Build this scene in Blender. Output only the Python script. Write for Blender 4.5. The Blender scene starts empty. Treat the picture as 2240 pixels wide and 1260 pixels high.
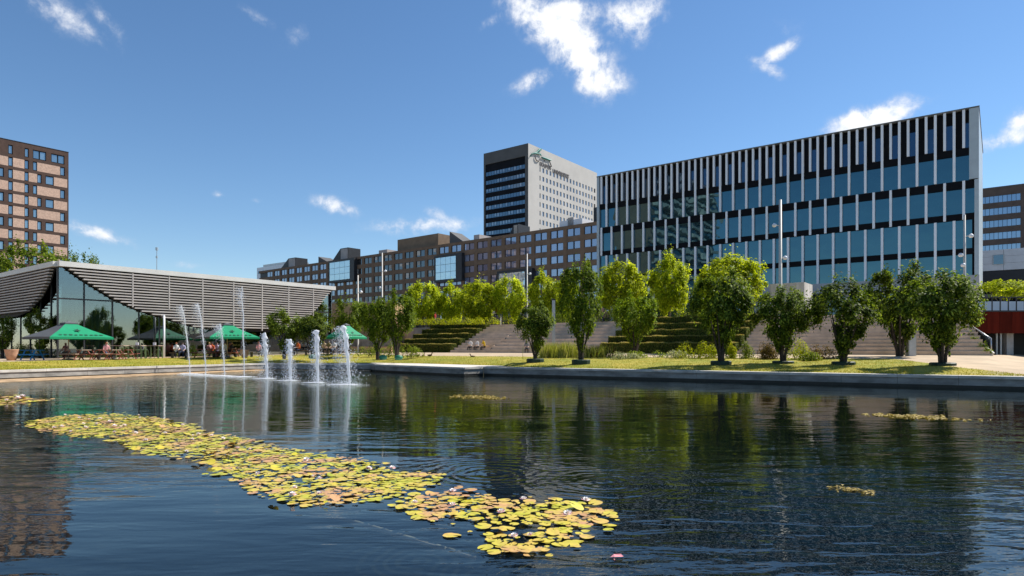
import bpy, bmesh, math, random
import numpy as np
from mathutils import Vector, Matrix, Quaternion
R = math.radians
sc = bpy.context.scene
col = sc.collection

# ------------------------------------------------------------------ camera
F, CX, HY, EYE = 1400.0, 1120.0, 762.0, 1.8      # focal length / principal column / horizon row of the 2240 px photograph
cam_d = bpy.data.cameras.new('camera')
cam_d.sensor_width = 36.0
cam_d.lens = 36.0 * F / 2240.0
cam_d.shift_y = (HY - 630.0) / 2240.0
cam_d.clip_start, cam_d.clip_end = 0.1, 6000.0
cam = bpy.data.objects.new('camera', cam_d)
cam.location = (0, 0, EYE)
cam.rotation_euler = (R(90), 0, 0)
col.objects.link(cam)
sc.camera = cam

# ------------------------------------------------------------------ light
SUN_AZ, SUN_EL = R(64), R(48)                    # azimuth clockwise from +Y
sdir = Vector((math.sin(SUN_AZ) * math.cos(SUN_EL), math.cos(SUN_AZ) * math.cos(SUN_EL), math.sin(SUN_EL)))
sun_d = bpy.data.lights.new('sun', 'SUN')
sun_d.energy = 5.0
sun_d.angle = R(0.53)
sun_d.color = (1.0, 0.95, 0.87)
sun = bpy.data.objects.new('sun', sun_d)
sun.rotation_euler = (-sdir).to_track_quat('-Z', 'Y').to_euler()
col.objects.link(sun)

sc.view_settings.view_transform = 'Standard'
sc.view_settings.look = 'None'
sc.view_settings.exposure = 0.55
sc.view_settings.gamma = 1.0
sc.view_settings.use_curve_mapping = False
sc.cycles.use_denoising = True
sc.cycles.max_bounces = 8
sc.cycles.diffuse_bounces = 3
sc.cycles.glossy_bounces = 4
sc.cycles.transparent_max_bounces = 12
sc.cycles.caustics_reflective = False
sc.cycles.caustics_refractive = False
sc.cycles.sample_clamp_indirect = 6.0

# ------------------------------------------------------------------ sky with clouds
def az_el(px, py):
    a = math.atan2(px - CX, F)
    e = math.atan2(HY - py, math.hypot(px - CX, F))
    return a, e
world = bpy.data.worlds.new('World')
sc.world = world
world.use_nodes = True
wn, wl = world.node_tree.nodes, world.node_tree.links
wn.clear()
w_out = wn.new('ShaderNodeOutputWorld')
w_bg = wn.new('ShaderNodeBackground')
w_bg.inputs['Strength'].default_value = 0.100
w_sky = wn.new('ShaderNodeTexSky')
w_sky.sky_type = 'NISHITA'
w_sky.sun_disc = False
w_sky.sun_elevation = SUN_EL
w_sky.sun_rotation = SUN_AZ
w_sky.altitude = 0
w_sky.air_density = 1.0
w_sky.dust_density = 0.05
w_sky.ozone_density = 3.5
def wmath(op, a, b=None, c=None, clamp=False):
    n = wn.new('ShaderNodeMath'); n.operation = op; n.use_clamp = clamp
    for i, x in enumerate((a, b, c)):
        if x is None: continue
        if isinstance(x, (int, float)): n.inputs[i].default_value = x
        else: wl.new(x, n.inputs[i])
    return n.outputs[0]
w_tc = wn.new('ShaderNodeTexCoord')
w_sep = wn.new('ShaderNodeSeparateXYZ')
wl.new(w_tc.outputs['Generated'], w_sep.inputs[0])
w_az = wmath('ARCTAN2', w_sep.outputs[0], w_sep.outputs[1])
w_el = wmath('ARCSINE', w_sep.outputs[2])
w_cmb = wn.new('ShaderNodeCombineXYZ')
wl.new(w_az, w_cmb.inputs[0]); wl.new(w_el, w_cmb.inputs[1])
w_n1 = wn.new('ShaderNodeTexNoise'); w_n1.inputs['Scale'].default_value = 19; w_n1.inputs['Detail'].default_value = 7; w_n1.inputs['Roughness'].default_value = 0.62; w_n1.inputs['Distortion'].default_value = 0.35
wl.new(w_cmb.outputs[0], w_n1.inputs['Vector'])
w_n2 = wn.new('ShaderNodeTexNoise'); w_n2.inputs['Scale'].default_value = 48; w_n2.inputs['Detail'].default_value = 4; w_n2.inputs['Roughness'].default_value = 0.65
wl.new(w_cmb.outputs[0], w_n2.inputs['Vector'])
# cloud puffs: px, py, half width, half height (photo px), tilt in degrees (positive = rising to the right), weight
PUFFS = [(1215, 60, 120, 42, -25, 1.0), (1270, 120, 95, 55, -50, 1.0), (1300, 170, 75, 38, -15, .9), (1165, 178, 60, 20, 22, .62),
         (1240, 25, 80, 30, 0, .9), (1385, 35, 75, 40, 5, .8), (1400, 75, 50, 28, -30, .6), (1080, 45, 45, 14, 25, .45),
         (1695, 120, 60, 17, 20, .75), (1680, 148, 48, 15, -30, .65), (1905, 258, 105, 30, 6, 1.0), (1960, 245, 55, 20, 0, .8), (1720, 50, 40, 40, 60, .3),
         (735, 450, 55, 22, -12, .72), (930, 492, 125, 22, 3, .62), (965, 475, 55, 18, -25, .55), (885, 508, 60, 14, 0, .5),
         (215, 513, 95, 20, -16, .68), (120, 22, 170, 36, -20, .52), (235, 50, 60, 25, -45, .5), (560, 35, 70, 20, -15, .36), (660, 70, 70, 30, 30, .3),
         (2195, 303, 85, 24, 8, .72), (2238, 262, 40, 34, -55, .8), (480, 425, 25, 10, 0, .4), (560, 438, 22, 8, 0, .4), (400, 580, 60, 12, 0, .38)]
blobs = []
for px, py, rx, ry, tilt, wgt in PUFFS:
    a, e = az_el(px, py)
    k = math.cos(a) / F
    blobs.append((a, e, rx * k * math.cos(a), ry * k, R(tilt), wgt))
rngw = random.Random(5)
for i in range(9):                               # the same scattered fair-weather clouds all the way round
    a = R(58 + i * 28 + rngw.uniform(-8, 8))
    blobs.append((math.atan2(math.sin(a), math.cos(a)), R(rngw.uniform(9, 46)), R(rngw.uniform(3, 8)), R(rngw.uniform(1.2, 3)), R(rngw.uniform(-25, 25)), rngw.uniform(.5, .95)))
tot = None
for a, e, rx, ry, t, wgt in blobs:
    mp = wn.new('ShaderNodeMapping'); mp.vector_type = 'TEXTURE'
    mp.inputs['Location'].default_value = (a, e, 0); mp.inputs['Rotation'].default_value = (0, 0, t); mp.inputs['Scale'].default_value = (rx, ry, 1)
    wl.new(w_cmb.outputs[0], mp.inputs[0])
    dp = wn.new('ShaderNodeVectorMath'); dp.operation = 'DOT_PRODUCT'; wl.new(mp.outputs[0], dp.inputs[0]); wl.new(mp.outputs[0], dp.inputs[1])
    g = wmath('MULTIPLY', wmath('POWER', math.exp(-.9), dp.outputs['Value']), wgt)
    tot = g if tot is None else wmath('MAXIMUM', tot, g)
nz = wmath('MULTIPLY_ADD', wmath('SUBTRACT', w_n1.outputs[0], .5), 2.7, wmath('MULTIPLY', wmath('SUBTRACT', w_n2.outputs[0], .5), 1.3))
dens = wmath('ADD', tot, wmath('MULTIPLY', nz, wmath('MULTIPLY_ADD', tot, 0.75, 0.14)))
w_mr = wn.new('ShaderNodeMapRange'); w_mr.interpolation_type = 'SMOOTHERSTEP'
wl.new(dens, w_mr.inputs['Value'])
w_mr.inputs['From Min'].default_value = 0.16; w_mr.inputs['From Max'].default_value = .95
w_mr.inputs['To Min'].default_value = 0; w_mr.inputs['To Max'].default_value = 0.97
w_mix = wn.new('ShaderNodeMix'); w_mix.data_type = 'RGBA'
wl.new(w_mr.outputs[0], w_mix.inputs[0])
w_hs = wn.new('ShaderNodeHueSaturation'); w_hs.inputs['Saturation'].default_value = 1.12; w_hs.inputs['Value'].default_value = .95
wl.new(w_sky.outputs[0], w_hs.inputs['Color'])
wl.new(w_hs.outputs[0], w_mix.inputs[6])
w_cr = wn.new('ShaderNodeMix'); w_cr.data_type = 'RGBA'
w_cr.inputs[6].default_value = (4.8, 5.2, 6.1, 1); w_cr.inputs[7].default_value = (7.4, 7.5, 7.7, 1)
wl.new(w_mr.outputs[0], w_cr.inputs[0]); wl.new(w_cr.outputs[2], w_mix.inputs[7])
wl.new(w_mix.outputs[2], w_bg.inputs['Color'])
wl.new(w_bg.outputs[0], w_out.inputs[0])
world.cycles.sampling_method = 'MANUAL'; world.cycles.sample_map_resolution = 512

# ------------------------------------------------------------------ geometry helpers
def P(px, depth, z=0.0):
    return Vector(((px - CX) / F * depth, depth, z))
def zat(py, depth):
    return EYE + (HY - py) * depth / F
def gnd(px, py, z=0.0):                           # where the ray through a pixel meets the level z
    return P(px, (EYE - z) * F / (py - HY), z)
ANG = R(-37.27)                                   # the campus grid
EXX = Vector((math.cos(ANG), math.sin(ANG), 0)); EYY = Vector((-math.sin(ANG), math.cos(ANG), 0))
def on_line(px, O, d):                            # distance along O + s d where it crosses column px
    k = (px - CX) / F
    return (k * O.y - O.x) / (d.x - k * d.y)

class MB:
    def __init__(s): s.v, s.f, s.m = [], [], []
    def add(s, vs, fs, m=0):
        o = len(s.v); s.v += [tuple(v) for v in vs]
        for f in fs: s.f.append(tuple(i + o for i in f)); s.m.append(m)
    def box(s, x0, x1, y0, y1, z0, z1, m=0):
        s.add([(x0,y0,z0),(x1,y0,z0),(x1,y1,z0),(x0,y1,z0),(x0,y0,z1),(x1,y0,z1),(x1,y1,z1),(x0,y1,z1)],
              [(0,3,2,1),(4,5,6,7),(0,1,5,4),(1,2,6,5),(2,3,7,6),(3,0,4,7)], m)
    def prism(s, poly, z0, z1, m=0):              # poly in plan, counter-clockwise; z values or lists
        n = len(poly)
        a = z0 if isinstance(z0, (list, tuple)) else [z0] * n
        b = z1 if isinstance(z1, (list, tuple)) else [z1] * n
        s.add([(p[0], p[1], a[i]) for i, p in enumerate(poly)] + [(p[0], p[1], b[i]) for i, p in enumerate(poly)],
              [tuple(range(n - 1, -1, -1)), tuple(range(n, 2 * n))] + [(i, (i + 1) % n, n + (i + 1) % n, n + i) for i in range(n)], m)
    def slab(s, poly, y0, y1, m=0):               # poly in (x, z), extruded along y
        n = len(poly)
        s.add([(p[0], y0, p[1]) for p in poly] + [(p[0], y1, p[1]) for p in poly],
              [tuple(range(n)), tuple(range(2 * n - 1, n - 1, -1))] + [((i + 1) % n, i, n + i, n + (i + 1) % n) for i in range(n)], m)
    def tube(s, pts, rad, n=6, m=0):
        pts = [Vector(p) for p in pts]
        if not isinstance(rad, (list, tuple)): rad = [rad] * len(pts)
        vs, fs = [], []
        for i, p in enumerate(pts):
            d = (pts[min(i + 1, len(pts) - 1)] - pts[max(i - 1, 0)]).normalized()
            a = d.orthogonal().normalized() if i == 0 else (pa - d * pa.dot(d)).normalized()
            pa = a; b = d.cross(a)
            for k in range(n):
                t = 2 * math.pi * k / n
                vs.append(p + (a * math.cos(t) + b * math.sin(t)) * rad[i])
        for i in range(len(pts) - 1):
            for k in range(n):
                k2 = (k + 1) % n
                fs.append((i*n+k, i*n+k2, (i+1)*n+k2, (i+1)*n+k))
        fs.append(tuple(range(n - 1, -1, -1))); fs.append(tuple((len(pts)-1)*n + k for k in range(n)))
        s.add(vs, fs, m)
    def lathe(s, prof, n=12, m=0, cx=0, cy=0):
        vs = [(cx + r * math.cos(2*math.pi*k/n), cy + r * math.sin(2*math.pi*k/n), z) for r, z in prof for k in range(n)]
        fs = [(i*n+k, i*n+(k+1)%n, (i+1)*n+(k+1)%n, (i+1)*n+k) for i in range(len(prof)-1) for k in range(n)]
        fs.append(tuple(range(n-1,-1,-1))); fs.append(tuple((len(prof)-1)*n+k for k in range(n)))
        s.add(vs, fs, m)
    def mesh(s, name, mats, smooth=False):
        me = bpy.data.meshes.new(name)
        me.from_pydata(s.v, [], s.f)
        for m in (mats if isinstance(mats, (list, tuple)) else [mats]): me.materials.append(m)
        if any(s.m): me.polygons.foreach_set('material_index', s.m)
        if smooth: me.polygons.foreach_set('use_smooth', [True] * len(me.polygons))
        me.update()
        return me
    def build(s, name, mats, parent=None, smooth=False):
        return link(name, s.mesh(name, mats, smooth), parent)
def link(name, data, parent=None, loc=None, rotz=0, scale=None):
    o = bpy.data.objects.new(name, data); col.objects.link(o)
    if parent is not None: o.parent = parent
    if loc is not None: o.location = loc
    if rotz: o.rotation_euler = (0, 0, rotz)
    if scale is not None: o.scale = scale
    return o
def tag(o, label, cat, group=None):
    o['label'] = label; o['category'] = cat
    if group: o['group'] = group
    return o
def thing(name, label, cat, loc=(0,0,0), rotz=0, group=None, scale=None):
    return tag(link(name, None, None, loc, rotz, scale), label, cat, group)
def struct(name, mb, mats, smooth=False):
    o = mb.build(name, mats, None, smooth); o['kind'] = 'structure'; return o
_cubes = {}
def pbox(name, parent, x0, x1, y0, y1, z0, z1, m):      # a box part; all of one material share one mesh
    if m.name not in _cubes:
        b = MB(); b.box(-.5, .5, -.5, .5, -.5, .5); _cubes[m.name] = b.mesh('block_' + m.name, m)
    return link(name, _cubes[m.name], parent, ((x0+x1)/2, (y0+y1)/2, (z0+z1)/2), 0, (abs(x1-x0), abs(y1-y0), abs(z1-z0)))
def copy_tree(o, parent=None):
    c = o.copy(); col.objects.link(c); c.parent = parent
    for ch in o.children: copy_tree(ch, c)
    return c

# ------------------------------------------------------------------ materials
def mat(name, c, rough=.6, var=.12, scale=2.0, metal=0.0, spec=.4, bump=0.0, c2=None, rnd=0.0, detail=5, thr=(.35, .65), stretch=(1,1,1), bscale=None):
    m = bpy.data.materials.new(name); m.use_nodes = True
    n, l = m.node_tree.nodes, m.node_tree.links
    b = n['Principled BSDF']
    b.inputs['Roughness'].default_value = rough
    b.inputs['Metallic'].default_value = metal
    b.inputs['Specular IOR Level'].default_value = spec
    geo = n.new('ShaderNodeNewGeometry')
    mp = n.new('ShaderNodeMapping'); mp.inputs['Scale'].default_value = stretch
    l.new(geo.outputs['Position'], mp.inputs[0])
    nz = n.new('ShaderNodeTexNoise'); nz.inputs['Scale'].default_value = scale; nz.inputs['Detail'].default_value = detail; nz.inputs['Roughness'].default_value = .62
    l.new(mp.outputs[0], nz.inputs['Vector'])
    mr = n.new('ShaderNodeMapRange'); mr.inputs['From Min'].default_value = thr[0]; mr.inputs['From Max'].default_value = thr[1]
    l.new(nz.outputs[0], mr.inputs[0])
    mx = n.new('ShaderNodeMix'); mx.data_type = 'RGBA'
    if c2 is None:
        ca = [x * (1 - var) for x in c]; cb = [min(1, x * (1 + var)) for x in c]
    else: ca, cb = c, c2
    mx.inputs[6].default_value = (*ca, 1); mx.inputs[7].default_value = (*cb, 1)
    l.new(mr.outputs[0], mx.inputs[0])
    out = mx.outputs[2]
    if rnd:
        oi = n.new('ShaderNodeObjectInfo')
        r2 = n.new('ShaderNodeMapRange'); r2.inputs['To Min'].default_value = 1 - rnd; r2.inputs['To Max'].default_value = 1 + rnd
        l.new(oi.outputs['Random'], r2.inputs[0])
        vm = n.new('ShaderNodeVectorMath'); vm.operation = 'SCALE'
        l.new(out, vm.inputs[0]); l.new(r2.outputs[0], vm.inputs['Scale']); out = vm.outputs[0]
    l.new(out, b.inputs['Base Color'])
    if bump:
        bp = n.new('ShaderNodeBump'); bp.inputs['Distance'].default_value = bump; bp.inputs['Strength'].default_value = 1
        src = nz.outputs[0]
        if bscale:
            n3 = n.new('ShaderNodeTexNoise'); n3.inputs['Scale'].default_value = bscale; n3.inputs['Detail'].default_value = 4
            l.new(geo.outputs['Position'], n3.inputs['Vector']); src = n3.outputs[0]
        l.new(src, bp.inputs['Height']); l.new(bp.outputs[0], b.inputs['Normal'])
    return m
def leaf_mat(name, ca, cb, cc, trans=.35, rough=.6, spread=.18):
    m = bpy.data.materials.new(name); m.use_nodes = True
    n, l = m.node_tree.nodes, m.node_tree.links; n.clear()
    out = n.new('ShaderNodeOutputMaterial')
    geo = n.new('ShaderNodeNewGeometry')
    cr = n.new('ShaderNodeValToRGB')
    e = cr.color_ramp.elements
    e[0].color = (*ca, 1); e[1].color = (*cc, 1); x = e.new(.55); x.color = (*cb, 1)
    l.new(geo.outputs['Random Per Island'], cr.inputs[0])
    oi = n.new('ShaderNodeObjectInfo')
    mr = n.new('ShaderNodeMapRange'); mr.inputs['To Min'].default_value = 1 - spread; mr.inputs['To Max'].default_value = 1 + spread
    l.new(oi.outputs['Random'], mr.inputs[0])
    vm = n.new('ShaderNodeVectorMath'); vm.operation = 'SCALE'
    l.new(cr.outputs[0], vm.inputs[0]); l.new(mr.outputs[0], vm.inputs['Scale'])
    d = n.new('ShaderNodeBsdfPrincipled'); d.inputs['Roughness'].default_value = rough; d.inputs['Specular IOR Level'].default_value = .12
    t = n.new('ShaderNodeBsdfTranslucent')
    l.new(vm.outputs[0], d.inputs['Base Color'])
    g = n.new('ShaderNodeMix'); g.data_type = 'RGBA'; g.blend_type = 'MULTIPLY'; g.inputs[0].default_value = 1
    l.new(vm.outputs[0], g.inputs[6]); g.inputs[7].default_value = (1.25, 1.25, .55, 1)
    l.new(g.outputs[2], t.inputs['Color'])
    mx = n.new('ShaderNodeMixShader'); mx.inputs[0].default_value = trans
    l.new(d.outputs[0], mx.inputs[1]); l.new(t.outputs[0], mx.inputs[2]); l.new(mx.outputs[0], out.inputs[0])
    return m
def pane_mat(name, ca, cb, refl=.35, rough=.02, bump=.0, tint=(.85, .95, 1), streak=True):
    """coated facade glass: dark interior or mirrored-sky colour that differs from pane to pane, plus a mirror coat"""
    m = bpy.data.materials.new(name); m.use_nodes = True
    n, l = m.node_tree.nodes, m.node_tree.links; n.clear()
    out = n.new('ShaderNodeOutputMaterial')
    oi = n.new('ShaderNodeObjectInfo')
    geo = n.new('ShaderNodeNewGeometry')
    mp = n.new('ShaderNodeMapping'); mp.inputs['Scale'].default_value = (.55, .55, 1.5)
    l.new(geo.outputs['Position'], mp.inputs[0])
    nz = n.new('ShaderNodeTexNoise'); nz.inputs['Scale'].default_value = 1.6; nz.inputs['Detail'].default_value = 7
    l.new(mp.outputs[0], nz.inputs['Vector'])
    ad = n.new('ShaderNodeMath'); ad.operation = 'MULTIPLY_ADD'; ad.inputs[1].default_value = .55
    l.new(oi.outputs['Random'], ad.inputs[0]); 
    n5 = n.new('ShaderNodeMath'); n5.operation = 'MULTIPLY'; n5.inputs[1].default_value = .85 if streak else 0.0
    l.new(nz.outputs[0], n5.inputs[0]); l.new(n5.outputs[0], ad.inputs[2])
    mx = n.new('ShaderNodeMix'); mx.data_type = 'RGBA'
    mx.inputs[6].default_value = (*ca, 1); mx.inputs[7].default_value = (*cb, 1)
    l.new(ad.outputs[0], mx.inputs[0])
    d = n.new('ShaderNodeBsdfDiffuse'); l.new(mx.outputs[2], d.inputs['Color'])
    g = n.new('ShaderNodeBsdfGlossy'); g.inputs['Roughness'].default_value = rough; g.inputs['Color'].default_value = (*tint, 1)
    lw = n.new('ShaderNodeFresnel'); lw.inputs['IOR'].default_value = 1.5
    fr = n.new('ShaderNodeMath'); fr.operation = 'ADD'; fr.use_clamp = True; fr.inputs[1].default_value = refl
    l.new(lw.outputs[0], fr.inputs[0])
    if bump:
        n2 = n.new('ShaderNodeTexNoise'); n2.inputs['Scale'].default_value = .5; n2.inputs['Detail'].default_value = 1
        l.new(geo.outputs['Position'], n2.inputs['Vector'])
        bp = n.new('ShaderNodeBump'); bp.inputs['Distance'].default_value = bump
        l.new(n2.outputs[0], bp.inputs['Height']); l.new(bp.outputs[0], g.inputs['Normal'])
    s = n.new('ShaderNodeMixShader')
    l.new(fr.outputs[0], s.inputs[0]); l.new(d.outputs[0], s.inputs[1]); l.new(g.outputs[0], s.inputs[2])
    l.new(s.outputs[0], out.inputs[0])
    return m
def clear_glass(name, refl=.12, tint=(.55, .68, .66)):
    m = bpy.data.materials.new(name); m.use_nodes = True
    n, l = m.node_tree.nodes, m.node_tree.links; n.clear()
    out = n.new('ShaderNodeOutputMaterial')
    t = n.new('ShaderNodeBsdfTransparent'); t.inputs[0].default_value = (*tint, 1)
    g = n.new('ShaderNodeBsdfGlossy'); g.inputs['Roughness'].default_value = .015; g.inputs['Color'].default_value = (.9, .97, 1, 1)
    fr = n.new('ShaderNodeFresnel'); fr.inputs['IOR'].default_value = 1.5
    ad = n.new('ShaderNodeMath'); ad.use_clamp = True; ad.inputs[1].default_value = refl
    l.new(fr.outputs[0], ad.inputs[0])
    s = n.new('ShaderNodeMixShader')
    l.new(ad.outputs[0], s.inputs[0]); l.new(t.outputs[0], s.inputs[1]); l.new(g.outputs[0], s.inputs[2]); l.new(s.outputs[0], out.inputs[0])
    return m
M = {}
M['concrete'] = mat('concrete', (.40, .38, .35), .8, .18, 1.2, bump=.004, bscale=14)
M['coping'] = mat('coping', (.52, .49, .44), .8, .2, 1.6, rnd=.08, bump=.003, bscale=12)
M['dark_concrete'] = mat('dark_concrete', (.17, .165, .155), .85, .3, 1.1, bump=.006, bscale=10)
M['sandstone'] = mat('sandstone', (.42, .29, .19), .85, .25, 1.5, bump=.01)
M['white_metal'] = mat('white_metal', (.78, .79, .82), .4, .05, 1.0, spec=.5)
M['grey_metal'] = mat('grey_metal', (.42, .43, .44), .4, .08, 2.0, metal=.5)
M['dark_metal'] = mat('dark_metal', (.03, .03, .033), .45, .2, 2.0)
M['black_panel'] = mat('black_panel', (.006, .006, .008), .6, .2, .7, spec=.12)
M['steel'] = mat('steel', (.5, .5, .5), .35, .1, 3.0, metal=.8)
# ------------------------------------------------------------------ pond, lawn, paving, plaza
rng = random.Random(11)
BANK = [(-44.8, 2.2), (-28.6, 35.7), (-20.4, 53.0), (-11.3, 51.3), (-10.5, 49.3), (-3.1, 41.4), (-1.9, 42.7), (22.2, 27.7), (46.3, 12.6), (62.0, 2.8)]
def offset_poly(pts, w):
    out = []
    for i, p in enumerate(pts):
        ns = []
        for a, b in ((i - 1, i), (i, i + 1)):
            if a < 0 or b >= len(pts): continue
            d = Vector((pts[b][0] - pts[a][0], pts[b][1] - pts[a][1])).normalized()
            ns.append(Vector((-d.y, d.x)))
        n = sum(ns, Vector((0, 0))).normalized()
        k = w / max(.4, n.dot(ns[0]))
        out.append((p[0] + n.x * k, p[1] + n.y * k))
    return out
def ray_poly(px, poly):                            # farthest depth at which a view column crosses a polyline
    k = (px - CX) / F; best = None
    for a, b in zip(poly, poly[1:]):
        den = (b[0] - a[0]) - k * (b[1] - a[1])
        if abs(den) < 1e-9: continue
        t = (k * a[1] - a[0]) / den
        if -1e-6 <= t <= 1 + 1e-6:
            y = a[1] + t * (b[1] - a[1])
            if y > 0 and (best is None or y > best): best = y
    return best
def table(tb, px):
    for a, b in zip(tb, tb[1:]):
        if px <= b[0]:
            t = max(0, (px - a[0]) / (b[0] - a[0]))
            return [a[i] + t * (b[i] - a[i]) for i in range(1, len(a))]
    return list(tb[-1][1:])

M['soil'] = mat('soil', (.10, .08, .05), .95, .3, .8)
M['ground'] = mat('ground', (.16, .15, .12), .95, .25, .3)
M['lawn'] = mat('lawn', (.20, .225, .016), .95, c2=(.42, .33, .05), scale=.55, detail=9, thr=(.36, .66), bump=.03, bscale=18)
m = M['lawn']; n, l = m.node_tree.nodes, m.node_tree.links       # worn bare turf around the right end of the lawn
b_ = n['Principled BSDF']; src = b_.inputs['Base Color'].links[0].from_socket
geo_ = next(x for x in n if x.type == 'NEW_GEOMETRY')
v_ = n.new('ShaderNodeVectorMath'); v_.operation = 'DISTANCE'; v_.inputs[1].default_value = (31, 26, .6); l.new(geo_.outputs['Position'], v_.inputs[0])
t_ = n.new('ShaderNodeTexNoise'); t_.inputs['Scale'].default_value = .8; t_.inputs['Detail'].default_value = 7; l.new(geo_.outputs['Position'], t_.inputs['Vector'])
s_ = n.new('ShaderNodeMath'); s_.operation = 'MULTIPLY_ADD'; s_.inputs[1].default_value = -11; l.new(t_.outputs[0], s_.inputs[0]); l.new(v_.outputs['Value'], s_.inputs[2])
r_ = n.new('ShaderNodeMapRange'); r_.inputs['From Min'].default_value = 2.2; r_.inputs['From Max'].default_value = 5.2; r_.inputs['To Min'].default_value = 1; r_.inputs['To Max'].default_value = 0; l.new(s_.outputs[0], r_.inputs[0])
x_ = n.new('ShaderNodeMix'); x_.data_type = 'RGBA'; l.new(r_.outputs[0], x_.inputs[0]); l.new(src, x_.inputs[6]); x_.inputs[7].default_value = (.40, .31, .19, 1); l.new(x_.outputs[2], b_.inputs['Base Color'])
M['paving'] = mat('paving', (.46, .35, .23), .9, .16, .5, bump=.003, bscale=9)
M['plaza'] = mat('plaza', (.36, .33, .29), .9, .15, .4)
M['tan_ledge'] = mat('tan_ledge', (.40, .27, .15), .9, .35, 1.4, bump=.01)
M['wall_face'] = mat('wall_face', (.27, .26, .24), .85, .35, .9, bump=.006, bscale=9, stretch=(1, 1, 3))
M['wet_wall'] = mat('wet_wall', (.018, .018, .014), .5, .4, 1.4)
M['step'] = mat('step', (.60, .47, .36), .9, .14, 1.1, rnd=.07, bump=.004, bscale=8)

# base ground with the pond cut out
bm = bmesh.new()
def ring(pts, z):
    vs = [bm.verts.new((p[0], p[1], z)) for p in pts]
    return [bm.edges.new((vs[i], vs[(i + 1) % len(vs)])) for i in range(len(vs))]
ee = ring([(-2500, -2500), (2500, -2500), (2500, 2500), (-2500, 2500)], .5) + ring([(a, b) for a, b in BANK] + [(62, 2.2)], .5)
bmesh.ops.triangle_fill(bm, use_beauty=True, edges=ee)
for f in bm.faces:
    if f.normal.z < 0: f.normal_flip()
me = bpy.data.meshes.new('ground'); bm.to_mesh(me); bm.free(); me.materials.append(M['ground'])
link('ground', me)['kind'] = 'structure'
b = MB(); b.box(-70, 75, -4, 64, -1.6, -1.1); struct('pond_bed', b, mat('pond_bed', (.010, .015, .010), .95, .4, .7))

# water
m = bpy.data.materials.new('water'); m.use_nodes = True
n, l = m.node_tree.nodes, m.node_tree.links; n.clear()
out = n.new('ShaderNodeOutputMaterial'); geo = n.new('ShaderNodeNewGeometry')
def noise(scale, detail=2, st=(1, 1, 1), rough=.5, rot=0, dist=0):
    mp = n.new('ShaderNodeMapping'); mp.inputs['Scale'].default_value = st; mp.inputs['Rotation'].default_value = (0, 0, rot)
    l.new(geo.outputs['Position'], mp.inputs[0])
    t = n.new('ShaderNodeTexNoise'); t.inputs['Scale'].default_value = scale; t.inputs['Detail'].default_value = detail; t.inputs['Roughness'].default_value = rough; t.inputs['Distortion'].default_value = dist
    l.new(mp.outputs[0], t.inputs['Vector']); return t.outputs[0]
def nm(op, a, b_=None, c=None, clamp=False):
    k = n.new('ShaderNodeMath'); k.operation = op; k.use_clamp = clamp
    for i, x in enumerate((a, b_, c)):
        if x is None: continue
        if isinstance(x, (int, float)): k.inputs[i].default_value = x
        else: l.new(x, k.inputs[i])
    return k.outputs[0]
def dist_to(x, y, r0, r1):                          # 1 inside r0 falling to 0 at r1
    v = n.new('ShaderNodeVectorMath'); v.operation = 'DISTANCE'; l.new(geo.outputs['Position'], v.inputs[0]); v.inputs[1].default_value = (x, y, 0)
    k = n.new('ShaderNodeMapRange'); k.inputs['From Min'].default_value = r0; k.inputs['From Max'].default_value = r1
    k.inputs['To Min'].default_value = 1; k.inputs['To Max'].default_value = 0; k.interpolation_type = 'SMOOTHSTEP'
    l.new(v.outputs['Value'], k.inputs[0]); return k.outputs[0], v.outputs['Value']
f1, _ = dist_to(-13, 37, 7, 24)
patch = n.new('ShaderNodeMapRange'); patch.inputs['From Min'].default_value = .42; patch.inputs['From Max'].default_value = .62
l.new(noise(.16, 2, (1, 1.8, 1)), patch.inputs[0])
sepw = n.new('ShaderNodeSeparateXYZ'); l.new(geo.outputs['Position'], sepw.inputs[0])
far_ = n.new('ShaderNodeMapRange'); far_.interpolation_type = 'SMOOTHSTEP'; l.new(sepw.outputs[1], far_.inputs[0])
for k_, v_ in (('From Min', 7), ('From Max', 24), ('To Min', 1.0), ('To Max', .30)): far_.inputs[k_].default_value = v_
f2, _ = dist_to(5.5, 5.2, 1.5, 6.5)
amp = nm('MULTIPLY', nm('MULTIPLY_ADD', f2, .9, nm('MULTIPLY_ADD', patch.outputs[0], 1.1, nm('MULTIPLY_ADD', f1, 2.2, .35))), far_.outputs[0])
long_w = nm('MULTIPLY', noise(.55, 2, (.55, 1.5, 1), rot=R(-14)), .034)
mid_w = nm('MULTIPLY', noise(2.3, 2, (.5, 1.7, 1), rot=R(12), dist=.4), .0125)
fine_w = nm('MULTIPLY', noise(9, 2, (.8, 1.3, 1)), .0020)
h = nm('ADD', nm('MULTIPLY', long_w, nm('MULTIPLY_ADD', far_.outputs[0], .7, .2)), nm('MULTIPLY', nm('ADD', mid_w, fine_w), amp))
for cx, cy, wl_, a_, r_ in ((1.2, 8.6, .16, .0012, 2.6), (-.3, 9.2, .2, .0015, 2.2), (-10.5, 36, .5, .006, 14)):
    fo, dd = dist_to(cx, cy, 0, r_)
    wob = nm('MULTIPLY_ADD', noise(1.3, 1), .35, dd)
    h = nm('ADD', h, nm('MULTIPLY', nm('MULTIPLY', nm('SINE', nm('MULTIPLY', wob, 2 * math.pi / wl_)), a_), fo))
bp = n.new('ShaderNodeBump'); bp.inputs['Distance'].default_value = 1.0; bp.inputs['Strength'].default_value = 1.0
l.new(h, bp.inputs['Height'])
gl = n.new('ShaderNodeBsdfGlossy'); gl.inputs['Roughness'].default_value = .03; gl.inputs['Color'].default_value = (.92, .95, .91, 1); l.new(bp.outputs[0], gl.inputs['Normal'])
tr = n.new('ShaderNodeBsdfTransparent'); tr.inputs[0].default_value = (.64, .70, .66, 1)
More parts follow.
